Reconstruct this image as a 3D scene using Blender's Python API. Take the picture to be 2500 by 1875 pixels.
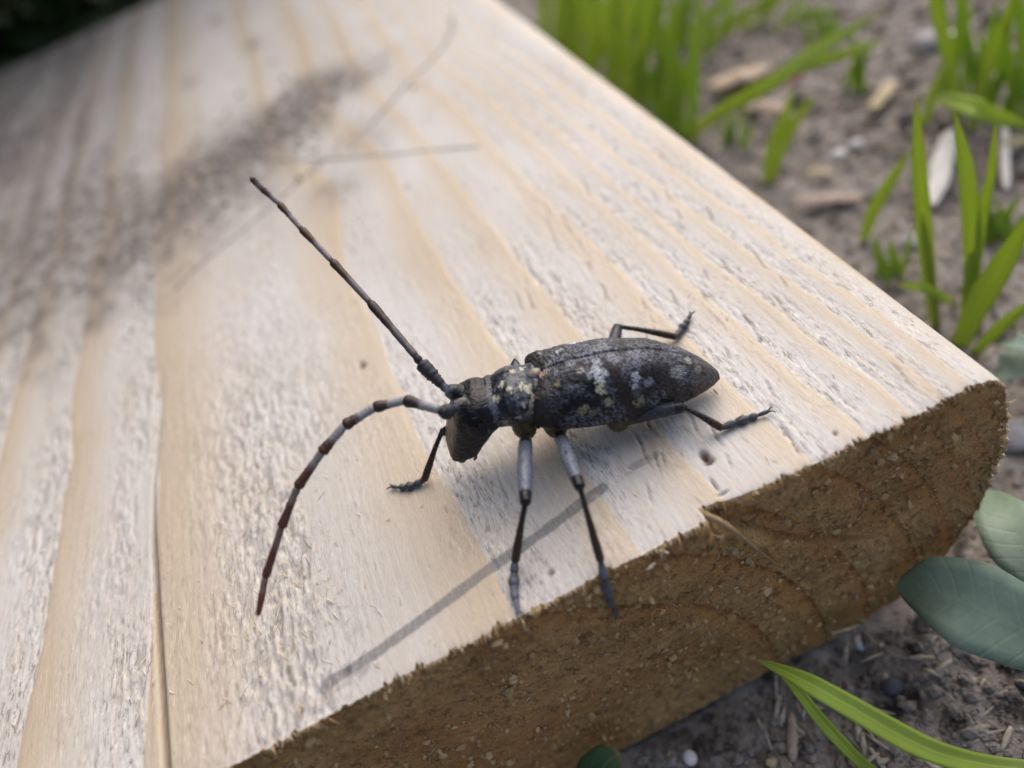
import bpy, bmesh, math, random
import numpy as np
from mathutils import Vector, Matrix

# ------------------------------------------------------------------ reset
for o in list(bpy.data.objects):
    bpy.data.objects.remove(o)
scene = bpy.context.scene
COL = scene.collection
MM = 0.001                      # everything is built in millimetres, stored in metres
random.seed(7)
RNG = np.random.default_rng(7)

# ------------------------------------------------------------------ camera
ZT = 37.5                       # top of the board above the soil
F_PX, CX, CY = 1850.0, 1250.0, 937.5
_g = np.array([420 - CX, -600 - CY, F_PX]); _g /= np.linalg.norm(_g)
_t = np.array([1, -0.455, 0.0]); _t -= _g * _t.dot(_g); _t /= np.linalg.norm(_t)
_u = np.cross(_t, _g)
RW = np.array([_t, _g, _u])     # camera axes (right, down, forward) -> world
CAM = np.array([-41.635, -36.226, ZT + 60.0])

cam_data = bpy.data.cameras.new('camera')
cam_data.sensor_width = 36.0
cam_data.lens = 36.0 * F_PX / 2500.0
cam_data.clip_start = 0.003
cam_data.clip_end = 200.0
cam_data.dof.use_dof = True
cam_data.dof.focus_distance = 0.0768
cam_data.dof.aperture_fstop = 11.0
cam = bpy.data.objects.new('camera', cam_data)
COL.objects.link(cam)
_r, _up, _b = RW @ np.array([1, 0, 0.]), RW @ np.array([0, -1, 0.]), RW @ np.array([0, 0, -1.])
cam.matrix_world = Matrix(((_r[0], _up[0], _b[0], CAM[0] * MM), (_r[1], _up[1], _b[1], CAM[1] * MM),
                           (_r[2], _up[2], _b[2], CAM[2] * MM), (0, 0, 0, 1)))
scene.camera = cam

# ------------------------------------------------------------------ light: bright overcast, brighter sky behind the board
SUN = Vector((0.42, 0.62, 0.80)).normalized()
world = bpy.data.worlds.new('World'); scene.world = world; world.use_nodes = True
wn = world.node_tree; bg = wn.nodes['Background']
sky = wn.nodes.new('ShaderNodeTexSky'); sky.sky_type = 'NISHITA'; sky.sun_disc = False
sky.sun_elevation = math.asin(SUN.z); sky.sun_rotation = math.atan2(SUN.x, SUN.y)
sky.air_density = 0.9; sky.dust_density = 6.0; sky.ozone_density = 0.6
wn.links.new(sky.outputs[0], bg.inputs[0]); bg.inputs[1].default_value = 0.095
sl = bpy.data.lights.new('sun', 'SUN'); sl.energy = 1.35; sl.angle = math.radians(100); sl.color = (1.0, 0.985, 0.97)
so = bpy.data.objects.new('sun', sl); COL.objects.link(so)
so.rotation_euler = (-SUN).to_track_quat('-Z', 'Y').to_euler()
vs = scene.view_settings
vs.view_transform = 'Standard'; vs.look = 'None'; vs.exposure = 0.86; vs.gamma = 1.0; vs.use_curve_mapping = False

# ------------------------------------------------------------------ helpers
def ray(px, py):
    return RW @ np.array([px - CX, py - CY, F_PX])
def at(px, py, h=0.0):
    """point at height h (mm) above the soil seen through a pixel of the photograph"""
    d = ray(px, py); return CAM + d * ((h - CAM[2]) / d[2])
def above(px, py, base, lean=0.0):
    """point of the line of sight nearest to the vertical through base"""
    d = ray(px, py); d = d / np.linalg.norm(d)
    w = CAM - base; b = d[2]; dd = d.dot(w); e = w[2]
    s = (b * e - dd) / (1 - b * b)
    return CAM + d * s

def H(ix, iy, seed):
    h = (ix * 374761393 + iy * 668265263 + seed * 2246822519) & 0xFFFFFFFF
    h = ((h ^ (h >> 13)) * 1274126177) & 0xFFFFFFFF
    h = h ^ (h >> 16)
    return (h & 0xFFFFFF) / float(0xFFFFFF)
def vn(x, y, seed=0):
    x = np.asarray(x, float); y = np.asarray(y, float)
    xi = np.floor(x).astype(np.int64); yi = np.floor(y).astype(np.int64)
    fx = x - xi; fy = y - yi
    fx = fx * fx * (3 - 2 * fx); fy = fy * fy * (3 - 2 * fy)
    a = H(xi, yi, seed); b = H(xi + 1, yi, seed); c = H(xi, yi + 1, seed); d = H(xi + 1, yi + 1, seed)
    return (a * (1 - fx) + b * fx) * (1 - fy) + (c * (1 - fx) + d * fx) * fy
def fbm(x, y, seed=0, o=3):
    s = 0; a = 1; t = 0
    for k in range(o):
        s = s + a * vn(x * 2 ** k, y * 2 ** k, seed + 17 * k); t += a; a *= .5
    return s / t
def sm(a, b, x):
    t = np.clip((x - a) / (b - a), 0, 1); return t * t * (3 - 2 * t)

def mesh_np(name, verts, faces=None, quads=None, attrs=None, mats=(), mat_index=None, smooth=True):
    """verts in mm"""
    me = bpy.data.meshes.new(name)
    v = np.asarray(verts, np.float64) * MM
    if quads is not None:
        q = np.asarray(quads, np.int32)
        me.vertices.add(len(v)); me.vertices.foreach_set('co', v.astype(np.float32).ravel())
        me.loops.add(q.size); me.loops.foreach_set('vertex_index', q.ravel())
        me.polygons.add(len(q))
        me.polygons.foreach_set('loop_start', np.arange(0, q.size, 4, dtype=np.int32))
        me.update(calc_edges=True)
    else:
        me.from_pydata([tuple(p) for p in v], [], [tuple(int(i) for i in f) for f in faces]); me.update()
    for m in mats: me.materials.append(m)
    if mat_index is not None: me.polygons.foreach_set('material_index', np.asarray(mat_index, np.int32))
    me.polygons.foreach_set('use_smooth', np.full(len(me.polygons), smooth))
    for k, a in (attrs or {}).items():
        a = np.asarray(a, np.float32)
        if a.ndim == 2:
            at_ = me.attributes.new(k, 'FLOAT_COLOR', 'POINT')
            at_.data.foreach_set('color', np.c_[a, np.ones(len(a))].astype(np.float32).ravel())
        else:
            me.attributes.new(k, 'FLOAT', 'POINT').data.foreach_set('value', a.ravel())
    return me
def link(name, me, parent=None, loc=(0, 0, 0), label=None, cat=None, group=None, kind=None):
    o = bpy.data.objects.new(name, me); COL.objects.link(o)
    o.location = Vector([c * MM for c in loc])
    if parent: o.parent = parent
    if label: o['label'] = label
    if cat: o['category'] = cat
    if group: o['group'] = group
    if kind: o['kind'] = kind
    return o

# ------------------------------------------------------------------ node helpers
class NT:
    def __init__(s, name):
        s.m = bpy.data.materials.new(name); s.m.use_nodes = True
        s.t = s.m.node_tree; s.b = s.t.nodes['Principled BSDF']; s.out = s.t.nodes['Material Output']
    def n(s, kind, **kw):
        x = s.t.nodes.new('ShaderNode' + kind)
        for k, v in kw.items(): setattr(x, k, v)
        return x
    def l(s, a, b): s.t.links.new(a, b)
    def put(s, sock, v):
        if isinstance(v, (int, float)): sock.default_value = v
        elif isinstance(v, tuple): sock.default_value = v if len(v) == 4 or len(sock.default_value) == 3 else (*v, 1)
        else: s.l(v, sock)
    def attr(s, name, vec=False):
        x = s.n('Attribute', attribute_name=name); return x.outputs['Color' if vec else 'Fac']
    def obj(s): return s.n('TexCoord').outputs['Object']
    def map(s, v, scale):
        x = s.n('Mapping'); s.l(v, x.inputs[0]); x.inputs['Scale'].default_value = scale; return x.outputs[0]
    def noise(s, v, scale=1.0, detail=3.0, rough=.55, dist=0.0):
        x = s.n('TexNoise'); s.l(v, x.inputs['Vector'])
        x.inputs['Scale'].default_value = scale; x.inputs['Detail'].default_value = detail
        x.inputs['Roughness'].default_value = rough; x.inputs['Distortion'].default_value = dist
        return x.outputs['Fac']
    def ramp(s, v, a, b, lo=0.0, hi=1.0):
        x = s.n('MapRange', interpolation_type='SMOOTHSTEP'); s.put(x.inputs[0], v)
        x.inputs[1].default_value = a; x.inputs[2].default_value = b
        x.inputs[3].default_value = lo; x.inputs[4].default_value = hi; return x.outputs[0]
    def math(s, op, a, b=0.0):
        x = s.n('Math', operation=op); s.put(x.inputs[0], a); s.put(x.inputs[1], b); return x.outputs[0]
    def mix(s, f, a, b, mode='MIX'):
        x = s.n('Mix', data_type='RGBA', blend_type=mode); s.put(x.inputs[0], f)
        s.put(x.inputs[6], a); s.put(x.inputs[7], b); return x.outputs[2]
    def bump(s, h, dist, strength=1.0, prev=None):
        x = s.n('Bump'); x.inputs['Distance'].default_value = dist; x.inputs['Strength'].default_value = strength
        s.l(h, x.inputs['Height'])
        if prev is not None: s.l(prev, x.inputs['Normal'])
        return x.outputs[0]
    def done(s, col, rough=.7, nrm=None, spec=.3):
        s.put(s.b.inputs['Base Color'], col); s.put(s.b.inputs['Roughness'], rough)
        s.b.inputs['Specular IOR Level'].default_value = spec
        if nrm is not None: s.l(nrm, s.b.inputs['Normal'])
        return s.m

def mat_wood_top():
    T = NT('sawn_softwood'); ob = T.obj()
    p = T.attr('ring'); flk = T.attr('fleck'); mark = T.attr('mark'); dirt_shade = T.attr('dirt_shade'); res = T.attr('resin')
    late = T.ramp(p, .42, .97)
    big = T.noise(T.map(ob, (45, 20, 45)), 1, 3)
    early_c = T.mix(T.ramp(big, .3, .7), (.50, .475, .445), (.57, .56, .56))
    late_c = T.mix(T.ramp(big, .3, .7), (.465, .378, .28), (.525, .455, .365))
    c = T.mix(late, early_c, late_c)
    # long fine grain streaks
    st = T.noise(T.map(ob, (3200, 60, 3200)), 1, 4, .6)
    c = T.mix(T.math('MULTIPLY', T.ramp(st, .42, .72), .35), c, (.47, .39, .30), 'MIX')
    st2 = T.noise(T.map(ob, (900, 14, 900)), 1, 3, .6)
    c = T.mix(T.math('MULTIPLY', T.ramp(st2, .5, .75), .30), c, (.50, .42, .33))
    # torn fibre flecks: small shadows and dirt of the pits painted in, pale lifted fibres
    f1 = T.noise(T.map(ob, (2300, 520, 2300)), 1, 4, .62, .5)
    pit = T.math('MULTIPLY', T.ramp(f1, .55, .63), flk)
    c = T.mix(T.math('MULTIPLY', pit, .80), c, (.20, .18, .175))
    f2 = T.noise(T.map(ob, (2100, 520, 2100)), 1, 3, .6, .4)
    pale = T.math('MULTIPLY', T.ramp(f2, .56, .70), T.math('ADD', T.math('MULTIPLY', flk, .8), .12))
    c = T.mix(T.math('MULTIPLY', pale, .5), c, (.70, .665, .62))
    f3 = T.noise(T.map(ob, (5200, 1000, 5200)), 1, 3, .65, .4)
    fm = T.math('ADD', T.math('MULTIPLY', flk, .55), .22)
    c = T.mix(T.math('MULTIPLY', T.ramp(f3, .57, .66), fm), c, (.24, .205, .18))
    c = T.mix(T.math('MULTIPLY', T.ramp(f3, .42, .34), fm), c, (.72, .685, .63))
    tone = T.noise(T.map(ob, (160, 60, 160)), 1, 4, .6)
    c = T.mix(T.math('MULTIPLY', T.ramp(tone, .48, .72), .28), c, (.44, .355, .26))
    # pencil, dirt with painted shade, resin
    pg = T.noise(T.map(ob, (3500, 1200, 3500)), 1, 3, .7)
    c = T.mix(T.math('MULTIPLY', mark, T.ramp(pg, .15, .55, .45, .88)), c, (.135, .135, .14))
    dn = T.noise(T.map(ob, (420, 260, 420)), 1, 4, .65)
    c = T.mix(T.math('MULTIPLY', dirt_shade, T.ramp(dn, .30, .66, .35, 1)), c, (.165, .143, .135))
    c = T.mix(res, c, (.055, .022, .010))
    bfine = T.noise(T.map(ob, (5200, 900, 5200)), 1, 4, .65)
    nb = T.bump(bfine, .00007, .8)
    nb = T.bump(f1, .00006, .3, nb)
    return T.done(c, T.ramp(p, .3, .95, .80, .52), nb, .28)

def mat_wood_end():
    T = NT('sawn_end_grain'); ob = T.obj()
    p = T.attr('ring'); late = T.ramp(p, .45, .93)
    n1 = T.noise(T.map(ob, (700, 700, 700)), 1, 5, .65)
    n2 = T.noise(T.map(ob, (2600, 2600, 3000)), 1, 3, .7)
    n3 = T.noise(T.map(ob, (70, 70, 120)), 1, 4, .6)
    c = T.mix(T.ramp(n3, .3, .7), (.35, .195, .072), (.56, .355, .155))
    c = T.mix(T.math('MULTIPLY', late, .7), c, (.48, .235, .080))
    c = T.mix(T.math('MULTIPLY', T.ramp(n1, .50, .66), .75), c, (.16, .09, .04))
    c = T.mix(T.math('MULTIPLY', T.ramp(n2, .58, .72), .55), c, (.46, .33, .17))
    c = T.mix(T.math('MULTIPLY', T.ramp(n2, .42, .28), .8), c, (.045, .028, .016))
    ef = T.attr('rim')
    c = T.mix(ef, c, (.50, .40, .29))
    rl = T.math('MULTIPLY', T.ramp(p, .86, .98), T.ramp(n1, .30, .55))
    c = T.mix(T.math('MULTIPLY', rl, .65), c, (.13, .06, .02))
    nb = T.bump(n2, .0003, .9); nb = T.bump(n1, .0004, .5, nb)
    return T.done(c, .85, nb, .15)

def mat_fibre(name, a, b):
    T = NT(name); oi = T.noise(T.map(T.obj(), (300, 300, 300)), 1, 1)
    return T.done(T.mix(T.ramp(oi, .35, .65), a, b), .75, None, .2)

def mat_soil():
    T = NT('soil'); ob = T.obj()
    a = T.noise(T.map(ob, (40, 40, 40)), 1, 5, .6); b = T.noise(T.map(ob, (400, 400, 400)), 1, 5, .7)
    k = T.noise(T.map(ob, (1500, 1500, 1500)), 1, 3, .7)
    c = T.mix(T.ramp(a, .35, .65), (.15, .125, .105), (.27, .24, .215))
    m2 = T.noise(T.map(ob, (130, 130, 130)), 1, 4, .65)
    c = T.mix(T.math('MULTIPLY', T.ramp(m2, .52, .66), .7), c, (.34, .305, .275))
    c = T.mix(T.math('MULTIPLY', T.ramp(m2, .47, .36), .85), c, (.035, .028, .024))
    c = T.mix(T.ramp(b, .45, .7), c, (.32, .29, .275))
    c = T.mix(T.math('MULTIPLY', T.ramp(b, .47, .33), .85), c, (.035, .028, .025))
    c = T.mix(T.math('MULTIPLY', T.ramp(k, .62, .72), .7), c, (.38, .36, .33))
    nb = T.bump(b, .0015, .8); nb = T.bump(k, .0004, .8, nb)
    return T.done(c, .9, nb, .2)

def mat_plain(name, a, b, scale=200, rough=.7, bump=.0003, spec=.3, transl=None):
    T = NT(name); ob = T.obj()
    n = T.noise(T.map(ob, (scale,) * 3), 1, 4, .6); n2 = T.noise(T.map(ob, (scale * 6,) * 3), 1, 3, .6)
    c = T.mix(T.ramp(n, .3, .7), a, b)
    c = T.mix(T.math('MULTIPLY', T.ramp(n2, .5, .75), .4), c, tuple(x * .55 for x in a))
    m = T.done(c, rough, T.bump(n2, bump, .7), spec)
    if transl:
        tr = T.n('BsdfTranslucent'); tr.inputs[0].default_value = (*transl, 1)
        ad = T.n('MixShader'); ad.inputs[0].default_value = .35
        T.l(T.b.outputs[0], ad.inputs[1]); T.l(tr.outputs[0], ad.inputs[2]); T.l(ad.outputs[0], T.out.inputs[0])
    return m
def mat_blade(name, a, b, tr, stretch=(900, 900, 25)):
    T = NT(name); ob = T.obj()
    n = T.noise(T.map(ob, (60, 60, 60)), 1, 3, .6); v = T.attr('across')
    w = T.n('TexWave'); 
    c = T.mix(T.ramp(n, .3, .7), a, b)
    rib = T.ramp(T.math('SINE', T.math('MULTIPLY', v, 42.0)), -1, 1)
    c = T.mix(T.math('MULTIPLY', rib, .25), c, tuple(x * .7 for x in a))
    mid = T.ramp(T.math('ABSOLUTE', v), .10, .0)
    c = T.mix(T.math('MULTIPLY', mid, .45), c, tuple(min(1, x * 1.7 + .02) for x in b))
    al = T.attr('along'); tn = T.noise(T.map(ob, (500, 500, 500)), 1, 3, .6)
    c = T.mix(T.math('MULTIPLY', T.ramp(T.math('ADD', al, T.math('MULTIPLY', tn, .12)), .93, 1.06), .85), c, (.42, .33, .14))
    c = T.mix(T.math('MULTIPLY', T.ramp(tn, .64, .74), .5), c, (.34, .34, .12))
    c = T.mix(T.math('MULTIPLY', T.ramp(al, .25, .0), .5), c, (.42, .46, .22))
    m = T.done(c, .45, T.bump(rib, .00012, .5), .4)
    t = T.n('BsdfTranslucent'); t.inputs[0].default_value = (*tr, 1)
    mx = T.n('MixShader'); mx.inputs[0].default_value = .4
    T.l(T.b.outputs[0], mx.inputs[1]); T.l(t.outputs[0], mx.inputs[2]); T.l(mx.outputs[0], T.out.inputs[0])
    return m
def mat_tint(name, rough=.5, spec=.5, nscale=3000, amp=.6, bump=.00006, gran=900, gbump=.00015):
    """cuticle: colour comes per vertex (black chitin against grey hair), fine hair noise on top"""
    T = NT(name); ob = T.obj(); c = T.attr('tint', True)
    n = T.noise(T.map(ob, (nscale, nscale, nscale * 1.6)), 1, 4, .7)
    g = T.noise(T.map(ob, (gran,) * 3), 1, 3, .6)
    c = T.mix(T.math('MULTIPLY', T.ramp(n, .52, .36), amp), c, (.006, .006, .008))
    c = T.mix(T.math('MULTIPLY', T.ramp(n, .62, .80), amp * .3), c, (.15, .16, .19), 'MIX')
    nb = T.bump(g, gbump, .8); nb = T.bump(n, bump, .8, nb)
    return T.done(c, rough, nb, spec)

M = dict(top=mat_wood_top(), end=mat_wood_end(),
         pale_fibre=mat_fibre('pale_wood_fibre', (.62, .50, .33), (.72, .66, .55)),
         brown_fibre=mat_fibre('brown_wood_fibre', (.36, .235, .11), (.56, .40, .21)),
         soil=mat_soil())
M['splint'] = mat_plain('torn_wood', (.30, .20, .10), (.42, .30, .17), 500)
M['blade'] = mat_blade('grass_blade', (.32, .45, .07), (.43, .56, .12), (.66, .78, .10))
M['blade2'] = mat_blade('grass_blade_deep', (.25, .39, .06), (.35, .50, .10), (.56, .72, .10))
def mat_oval():
    T = NT('oval_leaf'); ob = T.obj(); v = T.attr('across')
    n = T.noise(T.map(ob, (160,) * 3), 1, 4, .6); k = T.noise(T.map(ob, (1500,) * 3), 1, 3, .6)
    c = T.mix(T.ramp(n, .3, .7), (.20, .28, .21), (.27, .35, .27))
    c = T.mix(T.math('MULTIPLY', T.ramp(T.math('ABSOLUTE', v), .07, .0), .5), c, (.27, .34, .23))
    c = T.mix(T.math('MULTIPLY', T.ramp(k, .62, .72), .35), c, (.36, .40, .34))
    al = T.attr('along')
    vein = T.math('SINE', T.math('MULTIPLY', T.math('SUBTRACT', al, T.math('MULTIPLY', T.math('ABSOLUTE', v), .13)), 62.0))
    vr = T.ramp(vein, .70, 1.0)
    c = T.mix(T.math('MULTIPLY', vr, .13), c, (.30, .37, .27))
    c = T.mix(T.math('MULTIPLY', T.ramp(al, .62, 1.0), .6), c, (.085, .14, .07))
    sp = T.noise(T.map(ob, (700,) * 3), 1, 3, .7)
    c = T.mix(T.math('MULTIPLY', T.ramp(sp, .66, .74), .6), c, (.30, .25, .15))
    m = T.done(c, .5, T.bump(vr, .0003, .15, T.bump(n, .0006, .6)), .35)
    t = T.n('BsdfTranslucent'); t.inputs[0].default_value = (.16, .28, .10, 1); mx = T.n('MixShader'); mx.inputs[0].default_value = .25
    T.l(T.b.outputs[0], mx.inputs[1]); T.l(t.outputs[0], mx.inputs[2]); T.l(mx.outputs[0], T.out.inputs[0]); return m
M['leaf'] = mat_oval()
M['greenleaf'] = mat_blade('green_leaf', (.06, .13, .05), (.09, .18, .07), (.10, .25, .06))
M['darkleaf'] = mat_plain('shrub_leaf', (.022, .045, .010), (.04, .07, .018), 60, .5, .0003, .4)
M['stem'] = mat_plain('shrub_stem', (.05, .035, .022), (.09, .065, .04), 120)
M['redstem'] = mat_plain('red_stem', (.14, .03, .035), (.20, .06, .05), 300)
M['chip'] = mat_plain('tan_chip', (.42, .31, .21), (.52, .42, .31), 300)
M['palechip'] = mat_plain('pale_chip', (.55, .52, .50), (.68, .65, .62), 300)
M['yellowchip'] = mat_plain('yellow_chip', (.36, .30, .18), (.46, .39, .26), 300)
M['pinkchip'] = mat_plain('pinkish_chip', (.30, .23, .19), (.40, .32, .27), 300)
M['grit'] = mat_plain('pale_grit', (.30, .26, .20), (.50, .45, .38), 900)
M['white'] = mat_plain('white_stone', (.62, .61, .62), (.75, .74, .75), 300)
M['grey'] = mat_plain('grey_stone', (.26, .24, .25), (.36, .34, .36), 200)
M['dark'] = mat_plain('dark_stone', (.05, .055, .07), (.09, .095, .11), 200)

# ------------------------------------------------------------------ the board
X0, DP = -66.0, 38.0            # pith: across the board and below its top
EDGE_R = np.array([15., 28, 37, 46, 51.5, 55.5, 59.5, 63.0, 67, 72, 78, 85])
EDGE_L = np.array([18.5, 32, 43.5, 51.5, 58, 64, 70, 76, 82, 88, 95, 103, 112, 121])
SL_R = np.array([-.075, -.062, -.055, -.05, -.045, -.06, -.06, -.03, -.02, -.02, -.02, -.02])
def ring_field(x, y, depth):
    """phase 0..1 within a growth ring; 1 is the hard dark late wood"""
    dx = x - X0
    q = dx * dx + (DP - depth) ** 2 - DP * DP
    xe = np.sign(dx) * np.sqrt(np.maximum(q, 0)) + np.where(q < 0, np.sign(dx) * -1.0 * np.sqrt(np.maximum(-q, 0)) * .35, 0)
    wig = (fbm(y / 26., x / 30., 3, 3) - .5) * 3.2 + (vn(y / 5., x / 9., 5) - .5) * .45
    # the grain bends round a knot lying under the far part of the face
    kn = np.exp(-((x + 52) / 13) ** 2 - ((y - 92) / 17) ** 2)
    xe = xe + wig - kn * 5.0
    shape = xe.shape
    u = np.zeros(shape)
    right = xe >= 0
    yy = np.broadcast_to(y, shape)
    # straighten the drift of each right-hand edge along the board
    drift = np.interp(np.abs(xe), EDGE_R, SL_R) * np.clip(yy - 40, -45, 80)
    xr = xe - np.where(right, drift * np.minimum(1, np.abs(xe) / 10), 0)
    ur = np.interp(xr, np.r_[0, EDGE_R], np.r_[.30, np.arange(1, len(EDGE_R) + 1)])
    ul = np.interp(-xr, np.r_[0, EDGE_L], np.r_[.30, np.arange(1, len(EDGE_L) + 1)])
    return np.where(xr >= 0, ur, ul)

def seg_dist(x, y, pts):
    d = np.full(x.shape, 1e9); tt = np.zeros(x.shape)
    n = len(pts) - 1
    for k in range(n):
        a, b = np.array(pts[k]), np.array(pts[k + 1]); v = b - a
        t = np.clip(((x - a[0]) * v[0] + (y - a[1]) * v[1]) / v.dot(v), 0, 1)
        e = np.hypot(x - a[0] - v[0] * t, y - a[1] - v[1] * t)
        tt = np.where(e < d, (k + t) / n, tt); d = np.minimum(d, e)
    return d, tt
def P2(l): return [tuple(at(px, py, ZT)[:2]) for px, py in l]

def edge_off(x):
    """how far the ragged saw-cut edge stands back from the cutting plane"""
    e = (fbm(x / 9., x * 0 + 3., 11, 2) - .5) * .9
    t = .6 * vn(x / .27, x * 0 + 7., 12) + .4 * vn(x / .11, x * 0 + 2., 15); t2 = fbm(x / 1.7, x * 0, 13, 2)
    e = e + np.maximum(0, t - .5) * 1.9 * sm(.35, .65, t2) + (vn(x / .2, x * 0, 14) - .5) * .16
    d = x + 29.2
    e = e + np.where(d > 0, 1.5 * np.exp(-d / 7.) * sm(0, .5, d), -.2 * np.exp(d / 4.))
    return e

PROF_R = [(-3.2, 0), (-1.4, .12), (0.2, .5), (1.3, 1.3), (2.1, 2.7), (2.7, 5), (3.3, 10), (3.4, 15)]
PROF_B = [(-183, 37.5), (-18, 37.5), (-13, 37.0), (-9, 35.8), (-5, 33.5), (-1.5, 30.5), (0.8, 26), (2.6, 21), (3.4, 15)]
def resample(pts, n):
    p = np.array(pts, float); s = np.r_[0, np.cumsum(np.hypot(*np.diff(p, axis=0).T))]
    q = np.linspace(0, s[-1], n); return np.c_[np.interp(q, s, p[:, 0]), np.interp(q, s, p[:, 1])]

def build_board():
    xs = np.concatenate([np.linspace(-183, -118, 110)[:-1], np.linspace(-118, -3.2, 620)])
    corner = resample(PROF_R, 46)[1:]
    bot = resample(PROF_B, 60)[::-1][1:]
    px = np.r_[xs, corner[:, 0], bot[:, 0]]; pd = np.r_[np.zeros(len(xs)), corner[:, 1], bot[:, 1]]
    nt = len(xs) + len(corner)
    ys = [0.0]
    while ys[-1] < 306:
        y = ys[-1]; ys.append(y + (.07 if y < .5 else .19 + max(0, y - 30) * .0022))
    ys = np.array(ys)
    X, Y = np.meshgrid(px, ys); D = np.broadcast_to(pd, X.shape).copy()
    top = (np.arange(len(px)) < nt)[None, :]
    u = ring_field(X, Y, D); ph = u - np.floor(u)
    ph[u < .3] = .3
    late = sm(.30, .93, ph)
    # where the fibres were torn by the saw
    patch = fbm(X / 16., Y / 30., 21, 3)
    flk = (1 - sm(.18, .62, ph)) * sm(.30, .52, patch)
    flk = np.maximum(flk, .9 * np.exp(-((X + 70.5) / 8) ** 2) * sm(.25, .5, fbm(X / 5, Y / 16, 23, 3)) * sm(120, 40, Y))
    flk = np.maximum(flk, .35 * sm(.45, .6, fbm(X / 7, Y / 11, 27, 3)))
    flk = np.maximum(flk, sm(-27, -37, -np.abs(X + 33)) * .0)
    flk = np.clip(flk, 0, 1) * top
    fx, fy = X / .36, Y / 2.0
    tear = fbm(fx + 2.2 * vn(X / 3, Y / 4, 31), fy, 32, 3)
    z = ZT - D
    dz = -.10 * flk * sm(.55, .65, tear) + .045 * flk * sm(.6, .8, vn(X / .4, Y / 2.2, 35))
    dz += .05 * (late - .5) + .05 * (vn(X / .25, Y / 6, 36) - .5) + .35 * (fbm(X / 25, Y / 60, 37, 2) - .5)
    # coarse torn patches in the near and left early wood: clumps of lifted fibre with dark gaps
    coarse = np.clip(np.exp(-((X + 69) / 9) ** 2) * sm(75, 25, Y) + .9 * (1 - sm(.2, .7, ph)) * sm(-80, -86, X), 0, 1) * sm(.32, .55, fbm(X / 7, Y / 14, 38, 2)) * top
    ct_ = fbm(X / .55 + 1.2 * vn(X / 2, Y / 3, 33), Y / 1.7, 39, 3)
    dz += coarse * (.11 * sm(.50, .62, ct_) - .14 * sm(.50, .38, ct_))
    gap = coarse * sm(.45, .36, ct_)
    # fine groove at each ring limit
    dz += -.08 * np.exp(-((ph - 1.0) / .03) ** 2) - .05 * np.exp(-((ph) / .02) ** 2)
    # long drying crack
    cr, ct = seg_dist(X, Y, P2([(405, 760), (392, 1000), (376, 1190), (374, 1300), (382, 1480), (392, 1650), (402, 1830), (406, 1900)]))
    cw = .13 + .16 * sm(.2, .6, ct); crk = np.exp(-(cr / cw) ** 2) * sm(.05, .4, ct)
    dz -= crk * .9
    # pit with dark resin, chipped flakes by the edge
    res = np.zeros(X.shape)
    def spot(pxy, rx, ry, amt, depth=.3):
        nonlocal dz, res
        c = at(*pxy, ZT); a = np.exp(-(((X - c[0]) / rx) ** 2 + ((Y - c[1]) / ry) ** 2) ** 1.5)
        a = a * sm(.2, .55, fbm(X / .5, Y / .5, 41, 2) + a * .45)
        res = np.maximum(res, a * amt); dz -= a * depth
    spot((1720, 1112), .42, .75, 1.0, .7); spot((1731, 1126), .6, .4, .9, .3); spot((885, 893), .5, .75, .8)
    spot((1345, 1397), .34, .34, .7); spot((2040, 1060), .2, .3, .8)
    spot((1745, 1183), .12, .8, .8, .4); spot((1768, 1208), .6, .14, .8, .4)
    spot((840, 1640), .5, .5, .25)
    for _ in range(60):   # small splits in the rough wood on the right
        x_, y_ = random.uniform(-34, -5), random.uniform(1.5, 60)
        spx = np.exp(-(((X - x_ - .06 * (Y - y_) - .15 * np.sin((Y - y_) * 1.3)) / .085) ** 2) - ((Y - y_) / random.uniform(.8, 2.4)) ** 4)
        dz -= spx * .30; res = np.maximum(res, spx * random.uniform(.2, .6))
    # pencil marks
    mark = np.zeros(X.shape)
    def pencil(pts, w, amt, gaps=0.0):
        nonlocal mark
        d, t = seg_dist(X, Y, P2(pts)); 
        ww = w * (.85 + .3 * vn(Y / 1.5, X / 1.5, 51))
        m = sm(ww * 1.15, ww * .75, d) * amt
        if gaps: m = m * sm(gaps - .12, gaps + .12, vn(X / 2.5, Y / 2.5, 52) * .6 + vn(X / .5, Y / .5, 53) * .4)
        mark = np.maximum(mark, m)
    pencil([(800, 1668), (930, 1585), (1060, 1490), (1200, 1385), (1330, 1295), (1470, 1190)], .60, .88, .16)
    pencil([(1545, 1140), (1600, 1110)], .46, .6, .2)
    pencil([(1425, 1108), (1480, 1135)], .40, .45, .2)
    pencil([(820, 1668), (880, 1628)], .95, .55, .35)
    pencil([(560, 398), (700, 392), (820, 388), (960, 378), (1060, 366), (1165, 360)], .40, 1.0, .05)
    pencil([(1102, 40), (1104, 70), (1085, 110), (1045, 155), (985, 215), (905, 305)], .46, 1.0, .05)
    pencil([(800, 385), (730, 445), (650, 515), (560, 590), (480, 655), (425, 712)], .40, .9, .05)
    # grime and shade: a soil smear, painted shade over the far corner, bruise by the knot
    smear, st = seg_dist(X, Y, P2([(810, 200), (690, 300), (560, 400), (420, 500), (300, 570), (150, 600)]))
    wdt = np.interp(st, [0, .3, 1], [13, 20, 46])
    dirt_shade = 1.0 * sm(1.3, .25, smear / wdt + .9 * (fbm(X / 6, Y / 8, 61, 3) - .5))
    k1 = at(815, 468, ZT); dirt_shade = np.maximum(dirt_shade, .62 * np.exp(-((X - k1[0]) / 5.5) ** 2 - ((Y - k1[1]) / 6) ** 2))
    k2 = at(885, 330, ZT); dirt_shade = np.maximum(dirt_shade, .45 * np.exp(-((X - k2[0]) / 7) ** 2 - ((Y - k2[1]) / 9) ** 2))
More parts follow.
